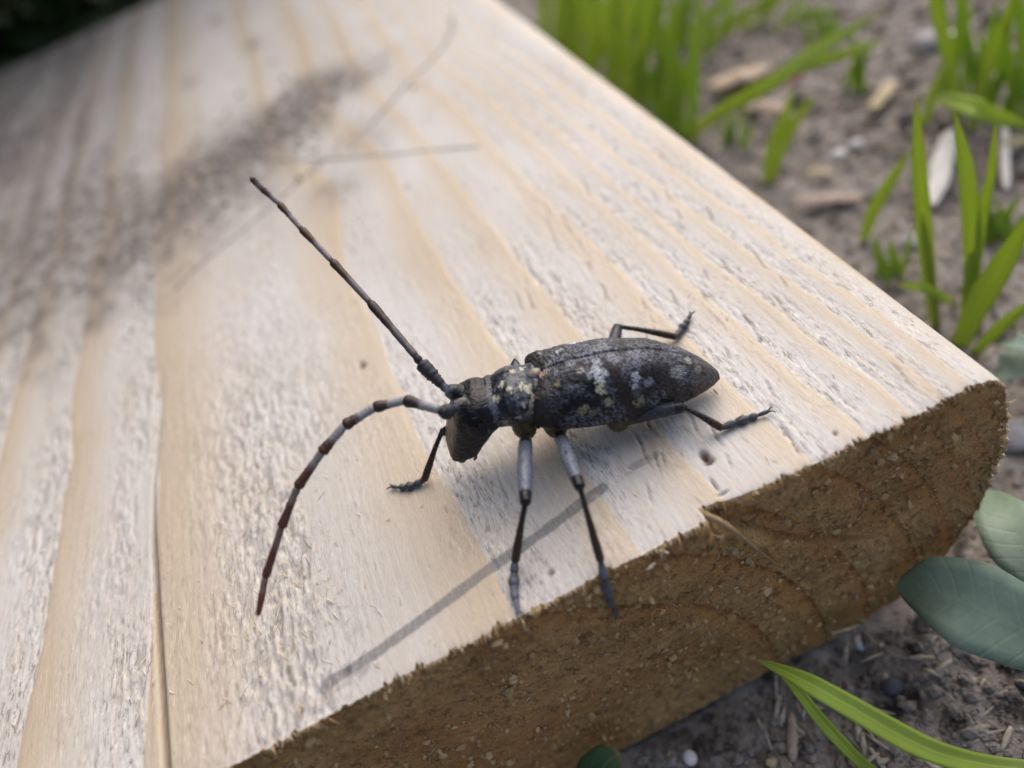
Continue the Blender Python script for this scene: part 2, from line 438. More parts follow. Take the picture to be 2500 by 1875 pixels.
    far = sm(-70, -104, X + (Y - 90) * .06) * sm(80, 150, Y)
    dirt_shade = np.maximum(dirt_shade, far * (.60 + .40 * sm(.4, .65, vn(X / 3.2, Y / 40, 63))))  # shade of the far corner painted into the colour, with dark furrow streaks
    for c_, r_ in (((620, 108), 2.2), ((463, 203), 2.0), ((525, 52), 2.2)):
        c = at(*c_, ZT); dirt_shade = np.maximum(dirt_shade, .9 * np.exp(-((X - c[0]) / r_) ** 2 - ((Y - c[1]) / (r_ * 2)) ** 2))
    res = np.maximum(res, crk * .8)
    dirt_shade = np.maximum(dirt_shade, gap * .50)  # gaps between lifted fibres darkened in the colour as well
    eo = edge_off(X)
    lip = np.exp(-Y / .55)
    Yp = Y + eo * np.exp(-Y / 1.1) * top + np.where(top, 0, .9 * np.exp(-Y / 2))
    dz = np.where(top, dz, 0) * sm(0, .4, Y + .12)
    dz -= .16 * lip * top
    Z = z + dz
    nr, nc = X.shape
    V = np.c_[X.ravel(), Yp.ravel(), Z.ravel()]
    idx = np.arange(nr * nc).reshape(nr, nc)
    idw = np.c_[idx, idx[:, :1]]
    Q = np.c_[idw[:-1, :-1].ravel(), idw[:-1, 1:].ravel(), idw[1:, 1:].ravel(), idw[1:, :-1].ravel()]
    mi = np.zeros(len(Q), int)
    # ---- sawn near end
    bq = resample(PROF_B, nt)
    sb = np.r_[0, np.cumsum(np.hypot(np.diff(V[:nt, 0]), np.diff(V[:nt, 2])))]; sb /= sb[-1]
    Bx = np.interp(sb, np.linspace(0, 1, nt), bq[:, 0]); Bd = np.interp(sb, np.linspace(0, 1, nt), bq[:, 1])
    Bx = np.minimum(Bx, np.maximum(V[:nt, 0], Bx * 0 - 200) + 30)
    nk = 150
    t = np.linspace(0, 1, nk) ** 1.15
    EX = V[:nt, 0][None, :] * (1 - t[:, None]) + Bx[None, :] * t[:, None]
    EZ = V[:nt, 2][None, :] * (1 - t[:, None]) + (ZT - Bd)[None, :] * t[:, None]
    ED = ZT - EZ
    dep = np.abs(ED - ED[:1])
    eu = ring_field(EX, EX * 0, np.maximum(ED, 0)); eph = eu - np.floor(eu); eph[eu < .3] = .3
    elate = sm(.45, .93, eph)
    rough = (1 - .8 * elate)
    n1 = fbm(EX / .9, ED / .7, 71, 3); n2 = vn(EX / .33, ED / .33, 72); n3 = fbm(EX / 12, ED / 9, 73, 2)
    EY = (rough * (.50 * (n1 - .5) + .30 * (n2 - .5)) + .9 * (n3 - .5) + .04 * np.sin(ED * 5 + EX)) * sm(0, .8, dep)
    e0 = V[:nt, 1][None, :]
    EY = EY + e0 * np.exp(-dep / (1.6 + 2.0 * np.exp(-((EX + 27) / 4) ** 2)))
    # split running down from the notch, with torn hollow beside it
    sd, s_t = seg_dist(EX, ED, [(-29.2, 0), (-26, 4.6), (-22.5, 9.5), (-18.5, 14), (-13, 18.0), (-8, 21)])
    EY += .9 * np.exp(-(sd / .45) ** 2) * sm(1, .55, s_t)
    EY += .5 * np.exp(-(((EX + 20) / 4) ** 2 + ((ED - 14.5) / 1.5) ** 2))
    lx = np.interp(ED, [0, 4.6, 9.5, 14, 18, 21], [-29.2, -26, -22.5, -18.5, -13, -8])
    EY += 1.0 * sm(-.15, .5, EX - lx) * np.exp(-np.maximum(EX - lx, 0) / 9) * sm(20, 6, ED) * sm(0, 1.5, dep)
    EY += 1.3 * np.exp(-((EX + 9) / 8) ** 2 - ((ED - 12) / 8) ** 2) * sm(0, 3, dep)
    off = len(V)
    EV = np.c_[EX.ravel(), EY.ravel(), EZ.ravel()]
    ei = off + np.arange(nk * nt).reshape(nk, nt)
    EQ = np.c_[ei[:-1, :-1].ravel(), ei[1:, :-1].ravel(), ei[1:, 1:].ravel(), ei[:-1, 1:].ravel()]
    # ---- far end, plain cap
    lr = idx[-1]; off2 = off + len(EV)
    CV = np.c_[Bx, np.full(nt, ys[-1]), ZT - Bd]; ci = off2 + np.arange(nt)
    CQ = np.c_[lr[:nt - 1], lr[1:nt], ci[1:], ci[:-1]]
    rim = np.exp(-dep / .22) * .55
    rim = np.maximum(rim, .5 * np.exp(-(np.maximum(0, 3.3 - EX) / .35)) * sm(2, 6, ED))
    zero = lambda a: np.zeros(a)
    A = dict(ring=np.r_[ph.ravel(), eph.ravel(), zero(nt)], fleck=np.r_[flk.ravel(), zero(nk * nt + nt)],
             mark=np.r_[(mark * top).ravel(), zero(nk * nt + nt)], dirt_shade=np.r_[(dirt_shade * top).ravel(), zero(nk * nt + nt)],
             resin=np.r_[(res * top).ravel(), zero(nk * nt + nt)], rim=np.r_[zero(nr * nc), rim.ravel(), zero(nt)])
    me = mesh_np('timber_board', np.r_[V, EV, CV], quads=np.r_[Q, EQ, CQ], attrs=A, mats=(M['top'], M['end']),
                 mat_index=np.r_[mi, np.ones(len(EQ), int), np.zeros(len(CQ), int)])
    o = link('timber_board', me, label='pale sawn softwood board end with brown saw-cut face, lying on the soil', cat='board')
    return o, (EX, EY, EZ, V[:nt])
board, ENDS = build_board()

# ------------------------------------------------------------------ swept tubes
def tube(pts, rad, n=8, flat=None, cap=True):
    """closed tapered tube; pts (k,3), rad (k,); flat=(axis, factor) squashes the section"""
    p = np.asarray(pts, float); k = len(p); r = np.broadcast_to(np.asarray(rad, float), (k,))
    tg = np.gradient(p, axis=0); tg /= np.linalg.norm(tg, axis=1)[:, None] + 1e-12
    ref = np.array([0, 0, 1.]) if abs(tg[0, 2]) < .9 else np.array([1., 0, 0])
    V = []; a = np.arange(n) * 2 * np.pi / n
    nx = np.cross(ref, tg[0]); nx /= np.linalg.norm(nx)
    for i in range(k):
        nx = nx - tg[i] * nx.dot(tg[i]); nx /= np.linalg.norm(nx); ny = np.cross(tg[i], nx)
        fa = flat if flat else (1, 1)
        V.append(p[i] + r[i] * (np.cos(a)[:, None] * nx * fa[0] + np.sin(a)[:, None] * ny * fa[1]))
    V = np.concatenate(V); F = []
    for i in range(k - 1):
        for j in range(n):
            F.append((i * n + j, i * n + (j + 1) % n, (i + 1) * n + (j + 1) % n, (i + 1) * n + j))
    V = np.r_[V, [p[0] - tg[0] * r[0] * .5, p[-1] + tg[-1] * r[-1] * .5]]
    c0, c1 = k * n, k * n + 1
    for j in range(n):
        F.append((c0, (j + 1) % n, j)); F.append((c1, (k - 1) * n + j, (k - 1) * n + (j + 1) % n))
    return V, F
def spline(pts, m=8):
    p = np.asarray(pts, float); q = np.r_[[2 * p[0] - p[1]], p, [2 * p[-1] - p[-2]]]; out = []
    for i in range(1, len(q) - 2):
        for t in np.linspace(0, 1, m, endpoint=False):
            a, b, c, d = q[i - 1], q[i], q[i + 1], q[i + 2]
            out.append(.5 * (2 * b + (c - a) * t + (2 * a - 5 * b + 4 * c - d) * t * t + (3 * b - a - 3 * c + d) * t ** 3))
    out.append(p[-1]); return np.array(out)
class Acc:
    def __init__(s): s.v = []; s.f = []; s.n = 0
    def add(s, V, F):
        s.v.append(np.asarray(V)); s.f += [tuple(i + s.n for i in f) for f in F]; s.n += len(V)
    def mesh(s, name, mat, smooth=True):
        return mesh_np(name, np.concatenate(s.v), faces=s.f, mats=(mat,), smooth=smooth)

ICO = bmesh.new(); bmesh.ops.create_icosphere(ICO, subdivisions=1, radius=1.0)
ICO_V = np.array([v.co[:] for v in ICO.verts]); ICO_F = [tuple(v.index for v in f.verts) for f in ICO.faces]; ICO.free()
ICO = bmesh.new(); bmesh.ops.create_icosphere(ICO, subdivisions=3, radius=1.0)
ICO3_V = np.array([v.co[:] for v in ICO.verts]); ICO3_F = [tuple(v.index for v in f.verts) for f in ICO.faces]; ICO.free()
# loose and half-torn fibres of the board
def fibres():
    EX, EY, EZ, TE = ENDS
    fb, fp = Acc(), Acc()
    nk, nt = EX.shape
    for i in range(6500):
        c = int(RNG.integers(120, nt - 3)); k = int(min(nk - 2, abs(RNG.normal(0, .42)) * nk)) if i % 3 else int(RNG.integers(0, nk - 1))
        b = np.array([EX[k, c], EY[k, c], EZ[k, c]])
        L = RNG.uniform(.15, .5) if RNG.random() < .985 else RNG.uniform(.6, 1.6)
        d = RNG.normal(0, 1, 3) * (1, .35, 1); d[1] -= .55; d /= np.linalg.norm(d)
        d2 = d + RNG.normal(0, .45, 3); d2 /= np.linalg.norm(d2)
        w = RNG.uniform(.03, .075) * (1.4 if L > .6 else 1)
        V, F = tube([b, b + d * L * .5, b + d * L * .5 + d2 * L * .5], [w, w * .9, w * .35], 3)
        (fp if RNG.random() < .03 else fb).add(V, F)
    for i in range(1500):     # fringe of torn fibres along the top arris
        c = int(RNG.integers(120, nt - 30)); b = TE[c] + (0, .05, -.05)
        if vn(b[0] / 3.1, 4., 77) + .35 * RNG.random() < .62: continue
        L = RNG.uniform(.2, .75) * (1 + (RNG.random() < .06) * 1.4)
        d = np.array([RNG.normal(0, .35), -1., RNG.normal(-.35, .45)]); d /= np.linalg.norm(d)
        d2 = d + RNG.normal(0, .35, 3) + (0, 0, -.3); d2 /= np.linalg.norm(d2); w = RNG.uniform(.03, .07)
        V, F = tube([b, b + d * L * .5, b + d * L * .5 + d2 * L * .5], [w, w * .85, w * .25], 3)
        (fp if RNG.random() < .3 else fb).add(V, F)
    gr_ = Acc(); gp_ = Acc()
    for i in range(3400):     # grains of sawdust stuck in the end
        c = int(RNG.integers(120, nt - 3)); k = int(RNG.integers(2, nk - 1)); r = min(.42, .085 * (1 / RNG.random()) ** .5)
        V = ICO_V * (1 + RNG.normal(0, .25, (len(ICO_V), 1))) * r * RNG.uniform(.5, 1.6, 3) + (EX[k, c], EY[k, c] - r * .3, EZ[k, c])
        (gp_ if RNG.random() < .17 else gr_).add(V, ICO_F)
    for i in range(260):      # flat pale flakes and curls of sawdust
        c = int(RNG.integers(120, nt - 3)); k = int(RNG.integers(2, nk - 1)); b = np.array([EX[k, c], EY[k, c] - .12, EZ[k, c]])
        L_ = RNG.uniform(.35, 1.3); d = RNG.normal(0, 1, 3) * (1, .2, .8); d /= np.linalg.norm(d); w = RNG.uniform(.06, .16)
        gp_.add(*tube([b, b + d * L_ * .5 + (0, -.12, RNG.normal(0, .12)), b + d * L_], [w * .6, w, w * .4], 5, (1, .5)))
    link('sawdust', gr_.mesh('sawdust', M['brown_fibre'], False), board, kind='stuff'); link('pale_sawdust', gp_.mesh('pale_sawdust', M['splint'], False), board, kind='stuff')
    link('brown_fibre', fb.mesh('brown_fibre', M['brown_fibre']), board, kind='stuff')
    link('pale_fibre', fp.mesh('pale_fibre', M['pale_fibre']), board, kind='stuff')
    sl = Acc()                # slivers lifted off the rough early wood
    for i in range(420):
        if RNG.random() < .75: x, y = RNG.normal(-69, 6), abs(RNG.normal(0, 30)) + .6
        else: x, y = RNG.uniform(-112, -6), abs(RNG.normal(0, 40)) + .8
        if not -118 < x < -4: continue
        L = RNG.uniform(.5, 1.6); an = RNG.normal(0, .5); d = np.array([math.sin(an), math.cos(an), 0])
        z = ZT + .02; w = RNG.uniform(.03, .075)
        b = np.array([x, y, z]); lift = RNG.uniform(.02, .25)
        V, F = tube([b, b + d * L * .5 + (RNG.normal(0, .08), 0, lift), b + d * L + (0, 0, RNG.uniform(-.05, lift))], [w * .5, w, w * .3], 4, (1, .45))
        sl.add(V, F)
    link('lifted_sliver', sl.mesh('lifted_sliver', M['pale_fibre']), board, kind='stuff')
fibres()
def splinter(name, pts, rad, mat, flat=(1, .6)):
    V, F = tube(spline(pts, 5), np.interp(np.linspace(0, 1, (len(pts) - 1) * 5 + 1), np.linspace(0, 1, len(rad)), rad), 6, flat)
    me = mesh_np(name, V + RNG.normal(0, .02, V.shape), faces=F, mats=(mat,)); return link(name, me, board)
def e(px, py, y=-.45): d = ray(px, py); return CAM + d * ((y - CAM[1]) / d[1])
s1 = splinter('splinter', [e(1706, 1240, .6), e(1728, 1258, -.2), e(1765, 1277, -.6), e(1810, 1308, -.5), e(1860, 1350, -.3), e(1905, 1385, .1)],
              [.10, .26, .28, .22, .18, .08], M['splint'])
s1['label'] = 'long torn splinter running down the sawn end'
for a_, b_ in (((1608, 1342), (1635, 1350)), ((1622, 1330), (1612, 1362)), ((1600, 1372), (1575, 1392)), ((2030, 1546), (2100, 1524))):
    p, q = e(*a_), e(*b_); s_ = splinter('splinter', [p, (p + q) / 2 + (0, -.15, .1), q], [.06, .16, .05], M['pale_fibre'])

# ------------------------------------------------------------------ soil
def axis(lo, hi, step, far, g=1.18):
    a = list(np.arange(lo, hi, step)); s = step
    while a[-1] < far: s *= g; a.append(a[-1] + s)
    s = step; b = [lo]
    while b[0] > -far: s *= g; b.insert(0, b[0] - s)
    return np.array(b[:-1] + a)
def soil_h(x, y):
    return 5.0 * (fbm(x / 45., y / 45., 81, 3) - .5) + 3.2 * (fbm(x / 9., y / 9., 82, 3) - .5) + 1.3 * (fbm(x / 2.2, y / 2.2, 83, 2) - .5)
def soil_z(x, y):
    h = soil_h(x, y) - .6
    under = sm(6, -2, x) * sm(-14, -4, y) * sm(320, 306, y) * sm(-192, -184, x)
    return h * (1 - under) + under * np.minimum(h, -.8) - under * .6
gx, gy = axis(-70, 125, .8, 30000), axis(-40, 260, .8, 30000)
GX, GY = np.meshgrid(gx, gy); GZ = soil_z(GX, GY)
ii = np.arange(GX.size).reshape(GX.shape)
me = mesh_np('ground', np.c_[GX.ravel(), GY.ravel(), GZ.ravel()],
             quads=np.c_[ii[:-1, :-1].ravel(), ii[:-1, 1:].ravel(), ii[1:, 1:].ravel(), ii[1:, :-1].ravel()], mats=(M['soil'],))
link('ground', me, kind='structure')

def clod(c, r):
    V = ICO_V * (1 + RNG.normal(0, .18, (len(ICO_V), 1))) * r * RNG.uniform(.7, 1.3, 3)
    return V + c, ICO_F
def scatter_clods():
    ac = Acc()
    for i in range(9000):
        if i % 3: x, y = RNG.uniform(3, 110), RNG.uniform(-25, 210)
        else: x, y = RNG.uniform(-62, 15), RNG.uniform(-34, -1.5)
        if x < 4.5 and y > -1.5: continue
        r = min(2.0 if y > 0 else 1.0, .20 * (1 / RNG.random()) ** .5)
        ac.add(*clod((x, y, float(soil_z(x, y)) + r * .25), r))
    link('soil_clods', ac.mesh('soil_clods', M['soil'], False), label='loose dark crumbs of earth strewn over the ground beside the board', cat='soil', kind='stuff')
    ac = Acc()
    c0 = [at(px, py, ZT) for px, py in ((800, 215), (700, 290), (640, 340), (560, 400), (480, 440), (400, 500), (330, 560))]
    pl = Acc()
    for i in range(2600):
        c = c0[RNG.integers(0, len(c0))]; c2 = c0[RNG.integers(0, len(c0))]
        t = RNG.random() * .35; p = c * (1 - t) + c2 * t + RNG.normal(0, 1, 3) * (9, 13, 0) * RNG.uniform(.3, 1.5)
        r = min(.5, .09 * (1 / RNG.random()) ** .5)
        if p[0] > -5: continue
        (pl if RNG.random() < .5 else ac).add(*clod((p[0], p[1], ZT + r * .3), r))
    link('grit', pl.mesh('grit', M['grit']), label='pale grit and sawdust mixed into the soil smear on the board', cat='grit', kind='stuff')
    link('soil_crumbs', ac.mesh('soil_crumbs', M['soil']), label='dark soil crumbs scattered in a smear across the board', cat='soil', kind='stuff')
scatter_clods()

# ------------------------------------------------------------------ the beetle
BO = np.array([-19.9, 13.2, ZT])                       # on the board below the tail
BA = np.array([-.97550, .21999, 0]); BL = np.cross([0, 0, 1.], BA)     # heading, left
def L(u, v, w): return BA * u + BL * v + np.array([0, 0, w])
HY = math.radians(8)                                  # head turned to its left
HP = 21.7
def HD(f, v, w): return L(HP + f * math.cos(HY) - v * math.sin(HY), f * math.sin(HY) + v * math.cos(HY), w)
def bp(px, py, h): return at(px, py, ZT + h) - BO      # beetle-local point through a pixel at height h over the board

EU = [0, .5, 1.5, 3, 6, 10, 14, 16.6, 17.9, 18.7]
EB = [.30, .75, 1.4, 2.2, 3.3, 4.05, 4.35, 4.45, 4.2, 3.4]               # half width of the closed wing cases
EZT = [2.3, 3.2, 4.6, 6.2, 8.35, 9.65, 10.15, 10.0, 9.6, 9.0]            # crest
EZS = [1.5, 1.6, 1.8, 2.1, 2.7, 3.6, 4.9, 6.0, 6.4, 6.8]                 # lower rim
BZB = [1.2, 1.0, .9, .9, 1.2, 1.9, 2.8, 3.6, 3.9, 4.1]                   # belly

def loft(secs, n=40):
    """secs: list of rings (n,3) -> closed mesh"""
    V = np.concatenate(secs); k = len(secs); F = []
    for i in range(k - 1):
        for j in range(n): F.append((i * n + j, i * n + (j + 1) % n, (i + 1) * n + (j + 1) % n, (i + 1) * n + j))
    V = np.r_[V, [secs[0].mean(0), secs[-1].mean(0)]]
    for j in range(n): F.append((k * n, (j + 1) % n, j)); F.append((k * n + 1, (k - 1) * n + j, (k - 1) * n + (j + 1) % n))
    return V, F
def section(fun, hw, top, bot, mid, n=40, e=2.2):
    a = np.arange(n) * 2 * np.pi / n; c, s = np.cos(a), np.sin(a)
    cx = np.sign(c) * np.abs(c) ** (2 / e) * hw; sz = np.sign(s) * np.abs(s) ** (2 / e)
    z = np.where(sz > 0, mid + sz * (top - mid), mid + sz * (mid - bot))
    return np.array([fun(v, w) for v, w in zip(cx, z)])
def ellipsoid(c, r, rot=None):
    V = ICO3_V * np.array(r)
    if rot is not None: V = V @ np.array(rot).T
    return V + c, ICO3_F
def hd_axes():
    f = BA * math.cos(HY) + BL * math.sin(HY); l = -BA * math.sin(HY) + BL * math.cos(HY)
    return np.array([f, l, [0, 0, 1.]]).T

BLACK, SLATE, GREY, CREAM, BROWN = (.006, .006, .010), (.020, .024, .037), (.125, .145, .19), (.50, .48, .36), (.045, .024, .012)
OLIVE = (.085, .065, .028)
SK = []       # colour skeleton: (p0, p1, r0, r1, c0, c1)
def build_body():
    ac = Acc()
    # abdomen and hind thorax below the wing cases
    us = np.linspace(.35, 18.6, 34); secs = []
    for u in us:
        b = np.interp(u, EU, EB) * .90; zt = np.interp(u, EU, EZT) - .55; zs = np.interp(u, EU, EZS); zb = np.interp(u, EU, BZB)
        secs.append(section(lambda v, w, u=u: L(u, v, w), max(b, .3), max(zt, zs + .3), zb, zs + .1))
    ac.add(*loft(secs))
    # pronotum: barrel with collar grooves
    pu = [15.8, 16.6, 17.4, 18.2, 19.2, 20.1, 21.0, 21.7, 22.1, 22.5, 22.9]
    pw = [2.3, 2.75, 3.0, 2.9, 3.15, 3.3, 3.1, 2.9, 2.95, 2.7, 2.2]
    pt = [8.9, 9.5, 9.85, 9.7, 10.05, 10.25, 10.1, 9.75, 10.05, 9.9, 9.4]
    pb = [4.6, 4.7, 4.8, 4.9, 5.0, 5.1, 5.2, 5.3, 5.5, 5.8, 6.2]
    uu = np.linspace(15.8, 22.9, 48)
    ac.add(*loft([section(lambda v, w, u=u: L(u, v, w), np.interp(u, pu, pw), np.interp(u, pu, pt), np.interp(u, pu, pb), 8.0) for u in uu]))
    for s in (1, -1):       # side spines
        ac.add(*tube([L(19.2, s * 2.6, 8.5), L(19.15, s * 3.1, 8.75), L(19.05, s * 3.4, 9.0), L(19.0, s * 3.6, 9.2)], [.95, .55, .28, .1], 14))
        ac.add(*ellipsoid(L(20.0, s * 1.2, 9.85), (.55, .55, .4)))
    # head: wedge running forward and down from the collar to the mouth
    R3 = hd_axes()
    TP = [(22.0, 9.7), (22.7, 10.25), (23.6, 10.4), (24.6, 10.25), (25.6, 9.5), (26.4, 8.5), (27.0, 7.4), (27.6, 6.3), (28.2, 5.1), (28.5, 4.2)]
    BT = [(22.0, 6.1), (22.6, 5.9), (23.1, 5.7), (23.5, 5.4), (23.9, 5.0), (24.3, 4.8), (24.7, 4.5), (25.0, 4.2), (25.3, 3.9), (25.5, 3.7)]
    HW = [2.5, 2.8, 2.9, 2.9, 2.85, 2.8, 2.7, 2.6, 2.5, 2.3]
    k_ = np.linspace(0, 9, 34); ki = np.arange(10)
    TP, BT = np.array(TP), np.array(BT); secs = []
    for k in k_:
        tp = np.array([np.interp(k, ki, TP[:, 0]), np.interp(k, ki, TP[:, 1])]); bt = np.array([np.interp(k, ki, BT[:, 0]), np.interp(k, ki, BT[:, 1])])
        c, h_, w = (tp + bt) / 2, (tp - bt) / 2, np.interp(k, ki, HW)
        a = np.arange(40) * 2 * np.pi / 40; q = lambda t: np.sign(t) * np.abs(t) ** (2 / (2.7 + .12 * k))
        secs.append(np.array([HD(c[0] + h_[0] * y_ - HP, x_ * w, c[1] + h_[1] * y_) for x_, y_ in zip(q(np.cos(a)), q(np.sin(a)))]))
    ac.add(*loft(secs))
    for s in (1, -1):
        ac.add(*tube([HD(2.9, s * .9, 9.3), HD(3.7, s * 1.15, 10.1), HD(4.15, s * 1.25, 10.5)], [1.05, .85, .60], 16))   # antennal tubercles
    # legs: coxa, femur, tibia, tarsus
    def leg(coxa, knee, tib, tars, fr, tr_, thick=1.0, tcol=GREY, fcol=GREY):
        coxa, knee, tib = map(np.array, (coxa, knee, tib)); tars = [np.array(t) for t in tars]
        c2 = coxa + (knee - coxa) * .12
        ac.add(*ellipsoid(coxa + np.array([0, 0, .6]), (1.25 * thick, 1.15 * thick, 1.9 * thick))); SK.append((coxa, c2, 1.2, .9, OLIVE, OLIVE))
        m = coxa * .45 + knee * .55; bow = np.cross(knee - coxa, [0, 0, 1.]); bow /= np.linalg.norm(bow) + 1e-9
        pts = spline([coxa, c2, m + np.array([0, 0, .25]), knee], 6)
        ac.add(*tube(pts, np.interp(np.linspace(0, 1, len(pts)), [0, .25, .45, .7, .92, 1], [fr * .55, fr * .62, fr * .95, fr, fr * .85, fr * .7]), 16))
        SK.append((c2, coxa * .75 + knee * .25, fr, fr, BLACK, SLATE)); SK.append((coxa * .75 + knee * .25, coxa * .12 + knee * .88, fr, fr, fcol, fcol)); SK.append((coxa * .1 + knee * .9, knee, fr, fr, BLACK, BLACK))
        pts = spline([knee, knee * .6 + tib * .4 + np.array([0, 0, .12]), tib], 8)
        ac.add(*tube(pts, np.interp(np.linspace(0, 1, len(pts)), [0, .1, .5, .85, 1], [tr_ * .75, tr_ * .7, tr_ * .8, tr_ * 1.15, tr_ * 1.1]), 14))
        SK.append((knee, tib, tr_, tr_, (.014, .012, .013), BROWN))
        P = [tib] + tars; n = len(P) - 1
        wid = [1.05, 1.30, 1.0, .62][:n]
        for i in range(n):
            a, b = P[i], P[i + 1]; w = wid[min(i, len(wid) - 1)] * tr_
            pts = np.array([a + (b - a) * t for t in (0, .25, .6, .85, 1.0)])
            ac.add(*tube(pts, np.array([.65, .85, 1.12, 1.0, .6]) * w, 12))
            SK.append((a, b, w, w, (.055, .058, .07), tcol))
        e = P[-1]; d = (P[-1] - P[-2]); d /= np.linalg.norm(d); sd = np.cross(d, [0, 0, 1.]); sd /= np.linalg.norm(sd) + 1e-9
        for s in (1, -1):
            cl = spline([e - d * .1, e + d * .30 + sd * s * .22 + np.array([0, 0, .08]), e + d * .62 + sd * s * .40 - np.array([0, 0, .10])], 5)
            ac.add(*tube(cl, np.linspace(.13, .06, len(cl)), 8)); SK.append((cl[0], cl[-1], .1, .05, BLACK, BLACK))
    G = [.05, .05]
    # near (left) front, middle, hind
    leg(L(20.0, 1.9, 4.6), bp(1283, 1228, 6.2), bp(1258, 1368, 1.15), [bp(1255, 1400, .55), bp(1254, 1432, .45), bp(1258, 1465, .42), bp(1266, 1490, .36)], .74, .38)
    mid_t = bp(1466, 1368, 1.0)
    def onface(px, py, y=-.75): d = ray(px, py); return CAM + d * ((y - CAM[1]) / d[1]) - BO
    leg(L(17.0, 2.4, 4.0), bp(1416, 1190, 6.2), mid_t, [onface(1477, 1418, -.45), onface(1486, 1450), onface(1494, 1478), onface(1508, 1506, -.6)], .70, .36)
    leg(L(11.0, 2.7, 2.6), bp(1668, 993, 3.2), bp(1762, 1045, .60), [bp(1795, 1032, .42), bp(1824, 1022, .40), bp(1848, 1015, .38), bp(1876, 1004, .5)], .78, .36, 1.0, (.06, .06, .07), (.042, .044, .055))
    # far (right) front, middle, hind
    leg(L(20.0, -1.9, 4.6), bp(1078, 1056, 4.6), bp(1036, 1172, .62), [bp(1012, 1184, .42), bp(992, 1188, .40), bp(975, 1190, .38), bp(957, 1188, .40)], .60, .36, 1.0, (.075, .078, .09), (.06, .063, .075))
    leg(L(17.0, -2.4, 4.0), bp(1425, 880, 3.6), bp(1440, 872, .60), [bp(1446, 868, .42), bp(1452, 864, .40), bp(1458, 860, .38), bp(1464, 857, .36)], .70, .34)
    leg(L(11.0, -2.7, 2.6), bp(1508, 797, 3.3), bp(1650, 822, .60), [bp(1662, 806, .42), bp(1671, 794, .40), bp(1679, 783, .38), bp(1686, 768, .5)], .74, .36, 1.0, (.06, .06, .07), (.042, .044, .055))
    # fuse everything into one continuous skin
    me = bpy.data.meshes.new('tmp'); me.from_pydata([tuple(p) for p in np.concatenate(ac.v)], [], ac.f); me.update()
    o = bpy.data.objects.new('tmp', me); COL.objects.link(o)
    md = o.modifiers.new('r', 'REMESH'); md.mode = 'VOXEL'; md.voxel_size = .085; md.adaptivity = 0
    s2 = o.modifiers.new('s', 'SMOOTH'); s2.factor = .5; s2.iterations = 3
    dg = bpy.context.evaluated_depsgraph_get(); ev = o.evaluated_get(dg); m2 = bpy.data.meshes.new_from_object(ev)
    n = len(m2.vertices); V = np.empty(n * 3); m2.vertices.foreach_get('co', V); V = V.reshape(-1, 3)
    N = np.empty(n * 3); m2.vertices.foreach_get('normal', N); N = N.reshape(-1, 3)
    bpy.data.objects.remove(o)
    # colours
    u = V @ BA; v = V @ BL; w = V[:, 2]
    best = np.full(n, 1e9); tint = np.zeros((n, 3))
    for p0, p1, r0, r1, c0, c1 in SK:
        d = p1 - p0; t = np.clip((V - p0) @ d / d.dot(d), 0, 1); e = np.linalg.norm(V - p0 - t[:, None] * d, axis=1) - r0
        k = e < best; best[k] = e[k]; tint[k] = np.array(c0) * (1 - t[k, None]) + np.array(c1) * t[k, None]
    trunk = (best > .22)
    # femur hair only thins underneath
    f0 = fbm(u / .30 + 5, v / .30 + w / .22, 97, 3)
    f1 = fbm(u / .55 + 9, v / .55 + w / .5, 91, 3); f2 = fbm(u / 1.3, (v + w) / 1.3, 92, 3)
    base = np.array(BLACK) * (1 - sm(.45, .65, f1)[:, None]) + np.array(SLATE) * sm(.45, .65, f1)[:, None]
    belly = sm(.6, -.9, w - np.interp(u, EU + [21.5], EZS + [7.0])) * sm(21.5, 20.8, u); base = base * (1 - belly[:, None]) + np.array(OLIVE) * belly[:, None] * (.5 + f1[:, None])
    pro = sm(16.6, 17.0, u) * sm(22.4, 22.0, u) * (w > 6)
    gr = pro * sm(.42, .60, f2 * .5 + f0 * .5) * .8; base = base * (1 - gr[:, None]) + np.array(GREY) * .8 * gr[:, None]
    for (su, sv, sw, r_) in ((18.25, 1.5, 9.75, .70), (18.7, 1.1, 10.0, .45), (19.8, 1.3, 10.0, .46), (18.3, 2.9, 8.3, .75), (18.9, 3.05, 8.0, .5), (19.8, 2.9, 7.9, .5), (19.2, -.9, 10.2, .5), (18.2, -1.4, 9.8, .45), (20.3, 2.3, 9.2, .4), (17.8, 2.4, 9.0, .35), (20.0, -1.4, 9.8, .4), (21.4, 1.6, 9.5, .45), (21.2, 2.8, 7.6, .4), (20.6, .4, 10.1, .4), (19.4, 2.2, 9.4, .28), (20.9, 2.6, 8.2, .3)):
        c = L(su, sv, sw); dd = np.linalg.norm(V - c, axis=1); k = .85 * sm(1.1, .55, dd / (r_ * .9) + 1.9 * (f0 - .47))
        base = base * (1 - k[:, None]) + np.array(CREAM) * k[:, None]
    # face: brownish frons, yellowish streak over the crown
    hf = (V - L(HP, 0, 0)) @ hd_axes(); hfr, hv, hw = hf[:, 0], hf[:, 1], hf[:, 2]
    front = np.interp(hw, [4.4, 5.2, 6.3, 7.4, 8.5, 9.7], [28.1, 28.0, 27.6, 27.0, 26.4, 25.6]) - HP
    fr = sm(-.55, -.15, hfr - front) * sm(9.2, 8.2, hw) * sm(3.6, 4.4, hw) * sm(2.2, 1.6, np.abs(hv)); base = base * (1 - .85 * fr[:, None]) + np.array((.07, .048, .022)) * .85 * fr[:, None] * (.6 + .8 * f1[:, None])
